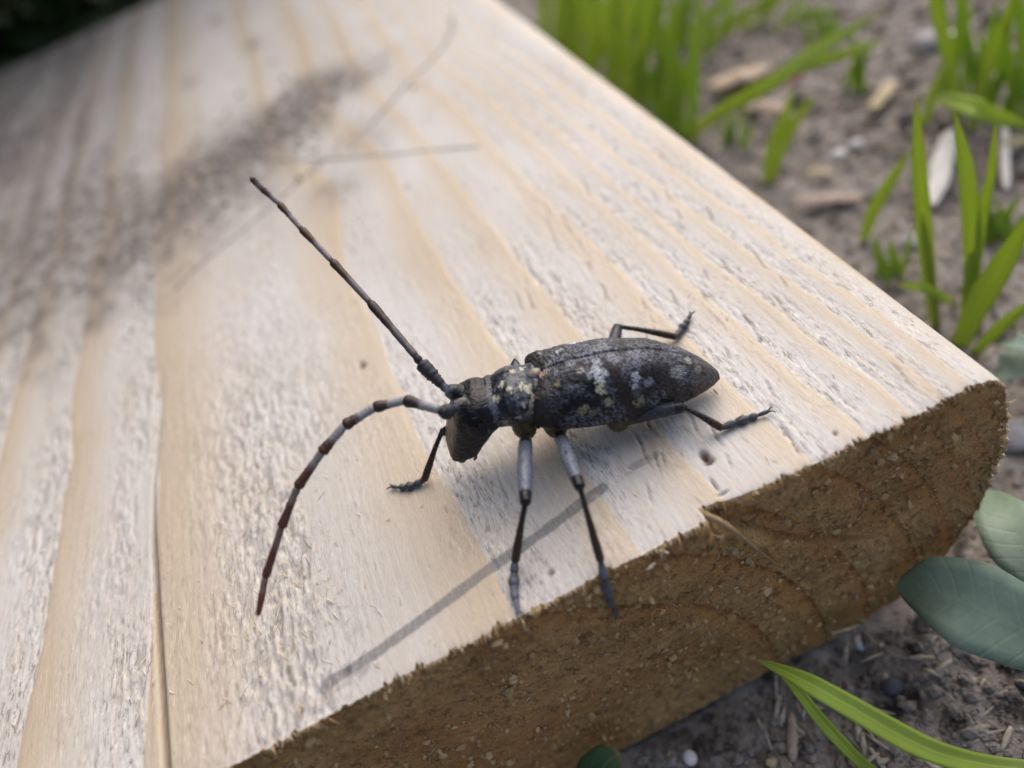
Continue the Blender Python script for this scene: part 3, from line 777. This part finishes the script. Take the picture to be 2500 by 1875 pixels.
    for (f_, v_, w_, r_, c_) in ((3.0, .5, 10.5, .5, (.2, .2, .15)), (2.3, .7, 10.8, .42, (.22, .21, .14)), (1.5, .9, 10.8, .4, (.13, .13, .12)), (3.9, 1.2, 10.2, .8, GREY), (3.9, -1.2, 10.2, .8, GREY), (2.0, 2.6, 7.2, .45, (.13, .135, .13)), (1.0, 2.5, 8.0, .4, (.10, .105, .12)), (5.8, 1.2, 6.2, .35, (.24, .17, .06)), (5.9, 1.0, 5.2, .3, (.22, .16, .06))):
        dd = np.linalg.norm(V - HD(f_, v_, w_), axis=1); k = sm(1.2, .5, dd / r_ + .8 * (f1 - .5)) * .9
        base = base * (1 - k[:, None]) + np.array(c_) * k[:, None]
    hd = sm(.1, .6, hfr)[:, None] * .55; base = base * (1 - hd * (base.max(1)[:, None] < .06))
    tint[trunk] = base[trunk]
    V = V + N * (.05 * (fbm(V[:, 0] / .3, V[:, 1] / .3 + V[:, 2] / .3, 95, 2) - .5) * np.where(trunk, 1.6, .6))[:, None]
    q = np.empty(len(m2.polygons) * 4, np.int32); m2.loops.foreach_get('vertex_index', q)
    me = mesh_np('longhorn_beetle', V, quads=q.reshape(-1, 4), attrs=dict(tint=tint), mats=(mat_tint('beetle_cuticle', .32, .30, 3600, .55, .00007, 1100, .00022),))
    bpy.data.meshes.remove(m2)
    hr = Acc(); legv = np.where(~trunk)[0]
    for i in RNG.choice(legv, 2600):
        p = V[i]; d = N[i] * .8 + RNG.normal(0, .35, 3) + (0, 0, -.15); d /= np.linalg.norm(d); l_ = RNG.uniform(.10, .30)
        hr.add(*tube([p - N[i] * .02, p + d * l_ * .6, p + d * l_ + (0, 0, -.03)], [.016, .012, .005], 3))
    global LEG_HAIR; LEG_HAIR = hr
    return link('longhorn_beetle', me, None, BO, 'black and grey mottled longhorn beetle with long banded antennae, standing on the board', 'beetle')
beetle = build_body()
link('leg_hair', LEG_HAIR.mesh('leg_hair', mat_fibre('leg_hair', (.05, .045, .045), (.16, .16, .17))), beetle, kind='stuff')

def elytron(side):
    nu, nth = 230, 90
    us = np.r_[np.linspace(0, 1, 30)[:-1] ** 1.6 * 1.2, np.linspace(1.2, 18.7, nu - 29)]
    th = np.linspace(0, 1, nth)
    U, T = np.meshgrid(us, th, indexing='ij')
    b = np.interp(U, EU, EB); zt = np.interp(U, EU, EZT); zs = np.interp(U, EU, EZS)
    a = T * np.pi / 2 * 1.0; e = 3.0
    v = np.sin(a) ** (2 / e) * b; z = zs + np.cos(a) ** (2 / e) * (zt - zs)
    v = v * (1 - .02 * (T > .97)) + .003                       # seam between the cases
    z = z - .02 * np.exp(-(v / .15) ** 2)                      # sunken suture
    z = z + .28 * np.exp(-((U - 17.4) / 1.0) ** 2 - ((v - 3.2) / .8) ** 2)   # shoulder knob
    # front rim slopes down into the body
    z = z - 1.1 * sm(17.9, 18.7, U)
    UP = U - 1.1 * np.clip(1 - (v / 3.2) ** 2, 0, 1) * np.clip((U - 14) / 5, 0, 1) ** 2      # the front rim bends back round the scutellum
    gran = (fbm(U / .22, v / .20 + z / .3, 101 + side, 2) - .5) * (.09 + .10 * sm(11, 18, U)) + (vn(U / .55, v / .5 + z / .7, 104 + side) - .5) * .10 * sm(8, 18, U)
    P = BA * UP[..., None] + BL * (side * v)[..., None] + np.array([0, 0, 1.]) * (z + gran)[..., None]
    inner = P - BL * (side * .30 * np.sin(a))[..., None] - np.array([0, 0, 1.]) * (.30 * np.cos(a))[..., None]
    V = np.r_[P.reshape(-1, 3), inner.reshape(-1, 3)]
    I = np.arange(nu * nth).reshape(nu, nth); J = I + nu * nth
    def grid(A, flip):
        q = np.c_[A[:-1, :-1].ravel(), A[:-1, 1:].ravel(), A[1:, 1:].ravel(), A[1:, :-1].ravel()]
        return q[:, ::-1] if flip else q
    fl = side > 0
    rim = [np.c_[I[:-1, k], I[1:, k], J[1:, k], J[:-1, k]] for k in (0, -1)] + [np.c_[I[k, :-1], I[k, 1:], J[k, 1:], J[k, :-1]] for k in (0, -1)]
    Q = np.r_[grid(I, fl), grid(J, not fl), np.concatenate(rim)]
    # colour: dark brown cuticle under patches of grey, white and cream hair
    s = v * side
    q = side * T * 6.2                                   # distance round the section
    f1 = fbm(U / .30, q / .30, 111, 3); f2 = fbm(U / 1.7 + 4, q / 1.5, 112, 3); f3 = .6 * vn(U / .17, q / .085, 113) + .4 * vn(U / .07, q / .07, 115); f4 = fbm(U / .9, q / .8, 114, 3)
    def mixc(c, k, d): return c * (1 - k[..., None]) + np.array(d) * k[..., None]
    col = np.broadcast_to(np.array((.006, .0066, .010)), U.shape + (3,)).copy()
    col = mixc(col, .8 * sm(.45, .62, f2) * sm(.3, .6, f3), (.042, .028, .022))
    col = mixc(col, .65 * sm(12, 3, U) * sm(.34, .58, f3), (.085, .074, .070))
    hair = sm(.44, .60, f2 * .65 + f1 * .35) * sm(.42, .62, f3) * (.85 - .45 * sm(14, 17, U))
    col = mixc(col, hair, (.155, .175, .23))
    col = mixc(col, .75 * sm(2.8, .6, np.abs(s)) * sm(.45, .66, f3 * .7 + f4 * .3) * (1 - .6 * sm(14, 17, U)), (.16, .175, .23))
    # the darker cross band behind the middle and the dark shoulder
    col = mixc(col, .85 * sm(1.0, .3, np.abs(U - 9.7 + .3 * np.sin(s * 2)) / 1.0) * sm(.1, 1.6, s), (.022, .014, .013))
    col = mixc(col, .75 * sm(15.8, 17.6, U + .5 * (f1 - .5)), (.028, .021, .018))
    col = mixc(col, .7 * sm(-2.0, -3.6, s) * sm(14.8, 17, U), (.05, .042, .036))
    col = mixc(col, .6 * sm(4.0, 1.0, U) * sm(.35, .6, f1 + .05), (.115, .098, .078))
    spots = ((11.55, 3.45, .55, .42, CREAM), (11.4, 3.0, .45, .35, (.40, .40, .32)), (11.25, 2.5, .70, .50, (.42, .45, .50)), (11.5, 1.95, .6, .4, (.38, .41, .46)), (12.2, 2.3, .55, .40, (.30, .33, .38)), (11.3, 1.2, .6, .5, (.24, .26, .31)), (11.35, 3.97, .5, .40, (.30, .28, .19)),
             (8.15, 2.85, .55, .50, (.40, .43, .48)), (8.5, 3.3, .35, .35, (.34, .37, .42)), (7.1, 3.0, .45, .38, (.24, .26, .29)), (7.5, .6, 1.0, .7, (.155, .16, .20)), (9.6, 1.0, .8, .6, (.15, .16, .20)),
             (3.9, 2.0, .85, .50, (.29, .31, .30)), (4.6, 2.2, .5, .4, (.25, .27, .26)), (2.8, .8, .40, .35, (.32, .33, .30)), (2.2, 1.3, .5, .4, (.2, .2, .17)),
             (12.7, -3.3, .95, .75, (.72, .76, .80)), (12.9, -2.75, .6, .35, (.62, .66, .7)), (14.4, -1.75, .40, .32, (.38, .40, .34)), (16.4, -2.6, .35, .3, (.2, .19, .16)),
             (10.5, -.6, .9, .7, (.16, .17, .2)), (13.9, 4.2, .6, .5, (.22, .20, .13)), (15.4, 2.4, .35, .3, (.17, .16, .10)), (12.9, 4.2, .45, .4, (.18, .17, .12)), (8.5, 3.7, .8, .35, (.17, .165, .13)), (16.9, .35, .55, .75, (.34, .25, .20)), (16.2, .1, .4, .4, (.24, .23, .20)), (12.9, 1.7, .3, .3, (.34, .34, .28)), (13.6, .4, .5, .4, (.2, .21, .24)))
    for su, sv, ru, rv, c in spots:
        iu = int(np.argmin(np.abs(us - su))); it = int(np.argmin(np.abs(v[iu] - abs(sv))))
        d = np.linalg.norm(P - P[iu, it], axis=2) / ((ru + rv) * .5) if sv * side > 0 or abs(sv) < .3 else np.full(U.shape, 9.)
        col = mixc(col, .95 * sm(1.25, .65, d + 1.5 * (f1 - .5)) * sm(.25, .5, f3), tuple(x * 1.25 for x in c))
    d = np.hypot((U - 12.8) / .42, (s - .87) / .40); col = mixc(col, sm(1.15, .8, d + .5 * (f1 - .5)), (.040, .012, .010))
    d = np.hypot((U - 7.5) / .3, (s - 2.6) / .25); col = mixc(col, sm(1.15, .8, d), (.03, .014, .012))
    tint = np.r_[col.reshape(-1, 3), col.reshape(-1, 3)]
    me = mesh_np('elytron', V, quads=Q, attrs=dict(tint=tint), mats=(MEL,))
    o = link('elytron', me, beetle); o['label'] = 'mottled brown and grey wing case with pale hair patches'
MEL = mat_tint('wing_case', .45, .20, 4200, .7, .00008, 1700, .00016)
elytron(1); elytron(-1)

def small(name, V, F, mat, tint=None):
    V = np.asarray(V); me = mesh_np(name, V, faces=F, mats=(mat,), attrs=None if tint is None else dict(tint=np.broadcast_to(np.array(tint), (len(V), 3))))
    return link(name, me, beetle)
# scutellum, eyes, mandibles, palps
MEYE = NT('beetle_eye'); MEYE = MEYE.done((.004, .004, .008), .10, None, .22)
MAN = mat_tint('antenna_cuticle', .5, .4, 4200, .45, .00004, 1200, .00005)
MBL = mat_tint('black_mouthparts', .3, .5, 3000, .3)
small('scutellum', *ellipsoid(L(17.3, 0, 9.75), (.75, .62, .40)), mat=MBL, tint=(.20, .165, .13))
for s in (1, -1):
    R3 = hd_axes()
    V = ICO3_V * (1.1, .34, 1.55)
    V = V @ R3.T + HD(2.7, s * 2.68, 7.9)
    small('eye', V, ICO3_F, MEYE)
    small('mandible', *tube(spline([HD(5.3, s * 1.45, 4.4), HD(5.7, s * 1.55, 3.7), HD(6.0, s * 1.1, 3.2), HD(6.0, s * .35, 3.05)], 5), np.linspace(.68, .18, 16), 10), mat=MBL, tint=(.010, .008, .008))
    small('palp', *tube(spline([HD(4.3, s * 1.6, 4.1), HD(4.4, s * 1.9, 3.4), HD(4.7, s * 1.8, 3.05)], 5), np.linspace(.22, .12, 11), 8), mat=MBL, tint=(.03, .022, .018))

def antenna(joints, radii, label, near):
    """one child per antenna: the scape; its further segments hang below it"""
    root = None
    for i in range(len(joints) - 1):
        a, b = joints[i], joints[i + 1]; r0 = radii[i]
        n = 22; t = np.linspace(0, 1, n); pts = a + (b - a) * t[:, None]
        bow = np.cross(b - a, [0, 0, 1.]); bow = bow / (np.linalg.norm(bow) + 1e-9)
        if i == 0: rr = np.interp(t, [0, .08, .3, .75, .93, 1], [.42, .55, .72, 1.05, 1.1, .65]) * r0
        elif i == 1: rr = np.interp(t, [0, .3, .8, 1], [.7, 1, 1, .7]) * r0
        else: rr = np.interp(t, [0, .04, .15, .6, .86, .96, 1], [.72, .84, .82, .88, 1.08, 1.08, .78]) * r0
        if i == len(joints) - 2: rr = np.interp(t, [0, .06, .5, .9, 1], [.75, .9, 1.0, .8, .35]) * r0
        rr = rr * (1 + .05 * RNG.normal(0, 1, n))
        V, F = tube(pts, rr, 14)
        tv = np.clip((V - a) @ (b - a) / ((b - a) @ (b - a)), 0, 1); k = (i - 1) / 8
        g = np.array((.27, .27, .285)); dk = np.array((.018, .011, .010)) * (1 - k) + np.array((.095, .030, .014)) * k
        if i == 0: c = np.array((.022, .022, .028)) + tv[:, None] * 0 + (GREY - np.array((.022, .022, .028))) * sm(.25, 0, tv)[:, None]
        elif i == 1: c = np.broadcast_to(np.array((.02, .018, .02)), (len(V), 3))
        else:
            if near: amt = np.interp(i, [2, 4, 5, 6, 7, 8, 12], [.95, .9, .85, .6, .35, .22, .08]); lim = .52 if i < 6 else .40
            else: amt = np.interp(i, [2, 3, 4, 7, 12], [.22, .35, .5, .45, .2]); lim = .5
            w = sm(lim + .12, lim - .08, tv + RNG.normal(0, .03, len(tv)))[:, None] * amt
            c = dk * (1 - w) + g * w
        me = mesh_np('antenna', V, faces=F, mats=(MAN,), attrs=dict(tint=c))
        if root is None:
            root = link('antenna', me, beetle); root['label'] = label
        else:
            link('antenna_segment', me, root)
far_px = [(1027, 886, 12.6), (1015, 870, 13.1), (903, 738, 16.5), (810, 637, 19.5), (736, 559, 22.0), (682, 498, 24.0), (640, 461, 25.6), (612, 433, 27.0)]
near_px = [(1086, 1008, 12.0), (1072, 1000, 12.4), (988, 977, 13.4), (913, 995, 14.0), (840, 1040, 14.0), (785, 1105, 13.2), (726, 1190, 11.8), (687, 1288, 9.8), (648, 1410, 7.2), (630, 1503, 5.6)]
antenna([HD(4.1, -1.25, 10.3)] + [bp(*p) for p in far_px], [.70, .42, .46, .42, .39, .36, .34, .38], 'straight dark antenna raised over the board', False)
antenna([HD(4.1, 1.25, 10.4)] + [bp(*p) for p in near_px], [.66, .48, .55, .53, .52, .50, .46, .42, .38, .34], 'curved antenna banded grey and dark brown', True)

# ------------------------------------------------------------------ grass, leaves
def blade_mesh(pts, width, n=26, fold=.28, prof=None, face=None):
    p = spline(pts, 10); s = np.linspace(0, 1, len(p)); q = np.linspace(0, 1, n)
    p = np.c_[np.interp(q, s, p[:, 0]), np.interp(q, s, p[:, 1]), np.interp(q, s, p[:, 2])]
    tg = np.gradient(p, axis=0); tg /= np.linalg.norm(tg, axis=1)[:, None]
    pr = prof or ([0, .1, .45, .75, .93, 1], [.55, .75, 1.0, .8, .35, .03])
    w = np.interp(q, *pr) * width * .5
    V = []; A = []; m = 7
    for i in range(n):
        f = np.array(face) if face is not None else (CAM - p[i])
        sd = np.cross(tg[i], f); sd /= np.linalg.norm(sd) + 1e-9; up = np.cross(sd, tg[i])
        for j in range(m):
            x = -1 + 2 * j / (m - 1); V.append(p[i] + sd * w[i] * x + up * w[i] * fold * abs(x)); A.append(x)
    th = .12
    V = np.array(V); nn = len(V); A = np.array(A); B = np.repeat(np.linspace(0, 1, n), m)
    ups = np.repeat(np.array([np.cross(np.cross(tg[i], (np.array(face) if face is not None else CAM - p[i])), tg[i]) for i in range(n)]), m, 0)
    ups /= np.linalg.norm(ups, axis=1)[:, None] + 1e-9
    V = np.r_[V, V - ups * th * (1 - .9 * np.abs(A))[:, None]]; A = np.r_[A, A]
    I = np.arange(n * m).reshape(n, m); J = I + nn
    g = lambda B, fl: (np.c_[B[:-1, :-1].ravel(), B[:-1, 1:].ravel(), B[1:, 1:].ravel(), B[1:, :-1].ravel()])[:, ::-1 if fl else 1]
    q4 = np.r_[g(I, True), g(J, False), np.c_[I[:-1, 0], J[:-1, 0], J[1:, 0], I[1:, 0]], np.c_[I[:-1, -1], I[1:, -1], J[1:, -1], J[:-1, -1]],
               np.c_[I[0, :-1], I[0, 1:], J[0, 1:], J[0, :-1]]]
    return V, q4, A, np.r_[B, B]
def g(px, py):
    p = at(px, py, 0.0); p[2] = float(soil_z(p[0], p[1])) - .4; return p
def plant(name, blades, label, cat, mat='blade', group=None):
    """blades: list of (list of pixel points, width mm); the first point stands on the soil, the rest rise over it"""
    root = None; base0 = None; objs = []
    for pts, wd, *rest in blades:
        if isinstance(pts[0], np.ndarray): P = pts
        else:
            b = g(*pts[0][:2]) if len(pts[0]) == 2 else at(*pts[0]); P = [b]
            for q in pts[1:]:
                P.append(at(*q) if len(q) == 3 else above(q[0], q[1], b))
        objs.append((P, wd, rest))
    base0 = np.mean([o[0][0] for o in objs], axis=0)
    root = bpy.data.objects.new(name, None); COL.objects.link(root); root.location = Vector(base0 * MM); root.empty_display_size = .002
    root['label'] = label; root['category'] = cat
    if group: root['group'] = group
    for P, wd, rest in objs:
        V, q4, A, B = blade_mesh([p - base0 for p in P] if False else P, wd, prof=rest[0] if rest else None, fold=rest[1] if len(rest) > 1 else .28, face=rest[2] if len(rest) > 2 else None)
        nm = 'leaf' if rest else 'blade'
        me = mesh_np(nm, V - base0, quads=q4, attrs=dict(across=A, along=B), mats=(M[mat],)); link(nm, me, root)
    return root

plant('grass_tuft', [([(2285, 800), (2262, 620), (2246, 430), (2236, 235)], 2.26), ([(2290, 800), (2275, 690), (2262, 600), (2250, 520)], 1.40)],
      'grass tuft with one upright pointed blade rising beside a thin white wood chip', 'grass')
plant('grass_tuft', [([(2362, 800), (2374, 640), (2362, 440), (2330, 275)], 2.42), ([(2372, 800), (2395, 560), (2420, 420), (2432, 290)], 1.33), ([(2355, 800), (2365, 700), (2372, 610)], 1.87)],
      'forked grass tuft with a broad upright blade and a thin one branching to the side', 'grass')
plant('grass_tuft', [([(2335, 850), (2390, 740), (2445, 650), (2520, 520)], 3.59), ([(2375, 860), (2420, 820), (2470, 775), (2530, 730)], 1.87), ([(2330, 735), (2260, 706, 14), (2190, 694, 12)], 1.56)],
      'stout bright grass stalk leaning away from the board corner', 'grass')
plant('grass_tuft', [([(2108, 590), (2130, 520), (2170, 450), (2222, 365)], 2.26)], 'single short slanting grass blade close to the board edge', 'grass')
plant('grass_tuft', [([(2255, 300), (2275, 240), (2298, 190), (2312, 150)], 2.18)], 'short pointed grass blade standing just above a yellowish chip', 'grass')
plant('grass_tuft', [([(1868, 445), (1885, 360), (1915, 290), (1938, 215)], 2.34), ([(1880, 440), (1920, 340), (1960, 270), (1990, 235)], 2.03)],
      'small two-bladed grass tuft by the board edge beside a pinkish chip', 'grass')
plant('grass_tuft', [([(1670, 320), (1760, 272, 9), (1880, 205, 15), (2000, 120, 19), (2160, 25, 20)], 3.28), ([(1900, 190, 8), (1985, 155, 14), (2070, 130, 17), (2160, 95, 18)], 2.34)],
      'long pale green grass blade lying slantwise low over the soil', 'grass')
def dense(n, x0, x1, yb, tips, w, seed):
    r = random.Random(seed); out = []
    for i in range(n):
        t = (i + r.random() * .6) / n; bx = x0 + (x1 - x0) * t; by = yb[0] + (yb[1] - yb[0]) * t + r.uniform(-15, 15)
        tx = bx + r.uniform(*tips[0]); ty = r.uniform(*tips[1])
        out.append(([(bx, by), (bx * .6 + tx * .4 + r.uniform(-8, 8), by * .6 + ty * .4), (tx, ty)], r.uniform(*w)))
    return out
plant('grass_tuft', dense(20, 1320, 1570, (90, 300), ((-60, 90), (-260, -20)), (1.8, 3.6), 3), 'dense clump of broad bright grass crowded against the far board edge', 'grass')
plant('grass_tuft', dense(13, 1530, 1690, (240, 350), ((-40, 140), (-120, 140)), (1.5, 2.9), 5), 'looser clump of grass next along the board edge with leaning blades', 'grass', 'blade2')
plant('grass_tuft', dense(18, 1330, 1740, (30, 140), ((-20, 160), (-200, 20)), (1.7, 3.2), 8), 'shaded grass clump standing behind the broad bright clump', 'grass', 'blade2')
plant('grass_tuft', dense(12, 1620, 1960, (110, 40), ((40, 220), (-90, 30)), (1.5, 2.8), 9), 'sparse grass blades leaning over bare soil behind the tan chip', 'grass')
plant('grass_tuft', dense(20, 2290, 2530, (210, 340), ((-70, 100), (-120, 160)), (1.2, 2.6), 11), 'crowded green grass tuft beyond the grey-lilac stone', 'grass', 'blade2')
plant('grass_tuft', [([(2340, 300), (2320, 160), (2290, 40), (2270, -40)], 2.6), ([(2370, 320), (2400, 200), (2440, 90), (2480, -30)], 2.4), ([(2290, 240, 8), (2360, 255, 18), (2430, 285, 17), (2520, 310, 10)], 3.0)],
      'open grass tuft with a crossing horizontal blade near the white stick', 'grass')
plant('grass_tuft', [([(2560, 1880, 2), (2400, 1866, 9), (2250, 1822, 15), (2060, 1716, 20), (1950, 1655, 20), (1843, 1608, 18)], 2.3), ([(2200, 1930, 2), (2110, 1868, 12), (2010, 1765, 16), (1950, 1690, 17), (1900, 1640, 16)], 1.3)],
      'arching pair of green grass blades in front of the sawn board end', 'grass')
LP = ([0, .1, .3, .55, .8, .95, 1], [.12, .45, .85, 1.0, .75, .3, .02])
for cx_, cy_, n_, lb in ((2010, 70, 9, 'tiny sprout of grass behind the tip of the long slanting blade'), (2175, 655, 6, 'tiny grass sprout close to the rounded board corner'), (2440, 560, 10, 'thin grass sprout between the forked tuft and the stout stalk'),
                        (2095, 190, 6, 'tiny grass sprout on bare soil beside the yellowish chip'), (1790, 330, 8, 'thin pale sprout of grass in front of the curved pinkish chip')):
    plant('grass_tuft', dense(n_, cx_ - 35, cx_ + 35, (cy_ + 25, cy_ + 30), ((-45, 60), (cy_ - 120, cy_ - 30)), (.8, 1.6), cx_), lb, 'grass', 'blade2')
plant('broadleaf_weed', [([(2650, 1640, 3), (2540, 1560, 10), (2400, 1490, 14), (2290, 1445, 14), (2188, 1432, 12)], 9.5, LP, .12, (-.25, -.35, .9)),
                         ([(2660, 1560, 3), (2560, 1400, 10), (2470, 1290, 12), (2415, 1195, 10)], 7.5, LP, .12, (-.3, -.2, .9))],
      'grey-green broadleaf weed with two smooth oval leaves beside the sawn end', 'weed', 'leaf')
plant('broadleaf_weed', [([(2600, 880, 2), (2520, 880, 8), (2450, 905, 8), (2400, 930, 5)], 5.0, LP, .15, (0, 0, 1.)), ([(2600, 900, 2), (2530, 850, 10), (2480, 835, 12), (2440, 840, 10)], 4.0, LP, .15, (0, 0, 1.))],
      'low grey-green broadleaf weed under the stout grass stalk at the board corner', 'weed', 'leaf')
plant('broadleaf_weed', [([(1420, 2010, 3), (1440, 1930, 6), (1475, 1870, 9), (1512, 1836, 9)], 5.0, LP, .12, (0, -.3, .9))],
      'small green leaf poking up at the foot of the sawn face', 'weed', 'greenleaf')

# ------------------------------------------------------------------ litter on the soil
def chip(name, a, b, wide, thick, mat, label, cat, h=1.2, bend=.0):
    p, q = at(*a, 0), at(*b, 0)
    for k in (p, q): k[2] = float(soil_z(k[0], k[1])) + thick * .6 + h
    n = 9; t = np.linspace(0, 1, n); pts = p + (q - p) * t[:, None]; pts[:, 2] += np.sin(t * np.pi) * bend
    pts += RNG.normal(0, .03 * wide, pts.shape)
    V, F = tube(pts, np.interp(t, [0, .1, .5, .85, 1], [.35, .85, 1, .8, .2]) * wide * .5, 9, (1, thick / wide))
    c = pts.mean(0); V = V - c + RNG.normal(0, wide * .025, V.shape)
    return link(name, mesh_np(name, V, faces=F, mats=(M[mat],), smooth=False), None, c, label, cat)
def stone(a, r, mat, label, flat=.7):
    c = at(*a, 0); c[2] = float(soil_z(c[0], c[1])) + r * .3
    s = RNG.integers(0, 999); d = ICO3_V
    k = 1 + .35 * (fbm(d[:, 0] * 1.4 + d[:, 2], d[:, 1] * 1.4 - d[:, 2], int(s), 3) - .5)
    V = d * k[:, None] * r * np.array([1, RNG.uniform(.75, 1.1), flat])
    return link('pebble', mesh_np('pebble', V, faces=ICO3_F, mats=(M[mat],)), None, c, label, 'pebble')
chip('wood_chip', (1735, 215), (1885, 172), 6.5, 2.2, 'chip', 'large tan wood chip lying under the long slanting grass blade', 'wood chip')
chip('wood_chip', (1822, 272), (1945, 315), 4.2, 1.8, 'pinkchip', 'curved pinkish wood chip behind the two-bladed tuft', 'wood chip', bend=1.5)
chip('wood_chip', (2128, 285), (2180, 205), 3.2, 1.4, 'yellowchip', 'narrow yellowish wood chip on bare soil beside the grey-lilac stone', 'wood chip')
chip('wood_chip', (2275, 515), (2318, 335), 4.0, 1.5, 'palechip', 'long whitish wood chip standing between two upright grass blades', 'wood chip')
chip('twig', (2453, 480), (2448, 300), 1.7, 1.2, 'palechip', 'thin white stick lying past the forked grass tuft', 'twig')
chip('wood_chip', (2440, 382), (2520, 352), 3.6, 1.2, 'yellowchip', 'broad straw-coloured chip beside the thin white stick', 'wood chip')
chip('wood_chip', (1945, 522), (2105, 505), 3.4, 1.4, 'pinkchip', 'dull pinkish bark chip lying along the board edge', 'wood chip')
chip('wood_chip', (1975, 435), (2035, 445), 2.4, 1.2, 'yellowchip', 'small buff chip near the board edge', 'wood chip')
chip('twig', (1935, 1850), (1932, 1728), 1.3, .9, 'pinkchip', 'short pinkish twig on dark soil below the sawn end', 'twig', .4)
chip('wood_chip', (2440, 1590), (2475, 1612), 1.3, .6, 'yellowchip', 'tiny straw chip under the oval weed leaf', 'wood chip', .3)
chip('wood_chip', (1870, 1858), (1905, 1848), 1.1, .6, 'yellowchip', 'tiny straw chip beside the pinkish twig', 'wood chip', .3)
chip('dry_stem', (1925, 265), (1990, 190), 1.6, 1.4, 'redstem', 'short dark red stem leaning behind the two-bladed tuft', 'stem', 5)
chip('dry_stem', (2140, 90), (2165, 60), 2.4, 2.2, 'redstem', 'dark red bud at the tip of the long slanting blade', 'stem', 12)
stone((2048, 378), 1.35, 'white', 'small white pebble, left of a touching pair on bare soil' if False else 'rounder of two small white pebbles lying together on bare soil')
stone((2090, 358), 1.5, 'white', 'larger of two small white pebbles lying together on bare soil', .8)
stone((2268, 98), 4.2, 'grey', 'large grey-lilac stone half buried by the crowded grass tuft', .55)
stone((2325, 92), 2.6, 'palechip', 'pale stone leaning against the large grey-lilac stone', .7)
stone((2235, 592), 2.5, 'grey', 'flat grey stone in front of the long whitish chip', .5)
stone((2178, 1662), 1.3, 'dark', 'bluish dark pebble on the soil before the oval weed leaf')
stone((1680, 1842), .85, 'white', 'tiny white pebble tight against the foot of the sawn face')
stone((2282, 1832), .95, 'white', 'tiny white pebble beside the arching grass pair')
stone((2105, 1560), .9, 'palechip', 'tiny pale pebble just below the board corner')
stone((2470, 1060), 2.6, 'grey', 'grey stone showing past the rounded board corner', .6)

def litter():
    ac = Acc()
    for i in range(900):
        if i % 3: x, y = RNG.uniform(5, 105), RNG.uniform(-20, 200)
        else: x, y = RNG.uniform(-60, 12), RNG.uniform(-32, -2)
        if x < 5 and y > -2: continue
        L_ = RNG.uniform(.6, 3.5); an = RNG.uniform(0, 6.3); d = np.array([math.cos(an), math.sin(an), RNG.normal(0, .25)]); w = RNG.uniform(.12, .45)
        b = np.array([x, y, float(soil_z(x, y)) + .35])
        V, F = tube([b, b + d * L_ * .5 + (0, 0, .15), b + d * L_], [w * .6, w, w * .4], 5, (1, .5)); ac.add(V, F)
    link('plant_litter', ac.mesh('plant_litter', M['grit']), label='fine pale shavings and straw bits mixed into the soil', cat='litter', kind='stuff')
litter()

# ------------------------------------------------------------------ shrub behind the far end of the board
def shrub():
    c = np.array([-330., 560., 0.])
    root = bpy.data.objects.new('shrub', None); COL.objects.link(root); root.location = Vector(c * MM); root.empty_display_size = .02
    root['label'] = 'dense dark green shrub behind the far end of the board, unseen overhang and side added to shade it'; root['category'] = 'shrub'
    st = Acc(); lf = Acc()
    def leaf(p, lo=22, hi=44):
        t = RNG.normal(0, 1, 3) + (0, 0, -.4); t /= np.linalg.norm(t); sd = np.cross(t, RNG.normal(0, 1, 3)); sd /= np.linalg.norm(sd)
        l_ = RNG.uniform(lo, hi); w_ = l_ * .27; nn = np.cross(t, sd)
        lf.add([p, p + t * l_ * .35 + sd * w_ - nn * 2, p + t * l_ * .4 + nn * 1.5, p + t * l_ * .35 - sd * w_ - nn * 2, p + t * l_], [(0, 1, 2), (0, 2, 3), (1, 4, 2), (2, 4, 3)])
    for i in range(46):
        a = RNG.uniform(0, 2 * np.pi); r = RNG.uniform(40, 330); h = RNG.uniform(140, 620)
        if i < 14: a = RNG.uniform(-1.5, -.5); r = RNG.uniform(180, 360); h = RNG.uniform(190, 420)     # unseen branches added over the board to shade it
        b = np.array([RNG.normal(0, 45), RNG.normal(0, 45), -2]); e = np.array([math.cos(a) * r, math.sin(a) * r, h])
        m = (b + e) / 2 + (0, 0, 60); path = spline([b, m, e], 8); V, F = tube(path, np.linspace(7, 2, len(path)), 6); st.add(V, F)
        for k in range(70):
            p = path[RNG.integers(5, len(path))] + RNG.normal(0, 34, 3)
            w = p + c
            if p[2] < 6 or (w[2] < 125 and w[1] < 330): continue
            leaf(p)
    for i in range(5200):
        d = RNG.normal(0, 1, 3); d /= np.linalg.norm(d); rr = RNG.random() ** .4
        p = np.array([d[0] * 340 * rr, d[1] * 230 * rr, 300 + d[2] * 310 * rr]); w = p + c
        if p[2] < 4 or (w[2] < 125 and w[1] < 330): continue
        leaf(p)
    for i in range(6500):     # unseen canopy, added to shade the far left part of the board
        w = np.array([RNG.uniform(-360, 30), RNG.uniform(130, 720), RNG.uniform(130, 300)])
        if w[0] > -150 and w[1] < 330 + w[0] * .5: continue
        leaf(w - c)
    for i in range(3000):     # unseen side foliage, added to block sky light left of the board
        w = np.array([RNG.uniform(-520, -235), RNG.uniform(-40, 520), RNG.uniform(15, 460)]); leaf(w - c)
    for i in range(3000):     # low shoots and fallen leaves under the shrub
        w = np.array([RNG.uniform(-420, -40), RNG.uniform(335, 900), RNG.uniform(2, 55)]); leaf(w - c, 14, 34)
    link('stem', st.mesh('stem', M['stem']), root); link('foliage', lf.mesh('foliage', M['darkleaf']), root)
    
shrub()
scene.render.resolution_x = 1024; scene.render.resolution_y = 768
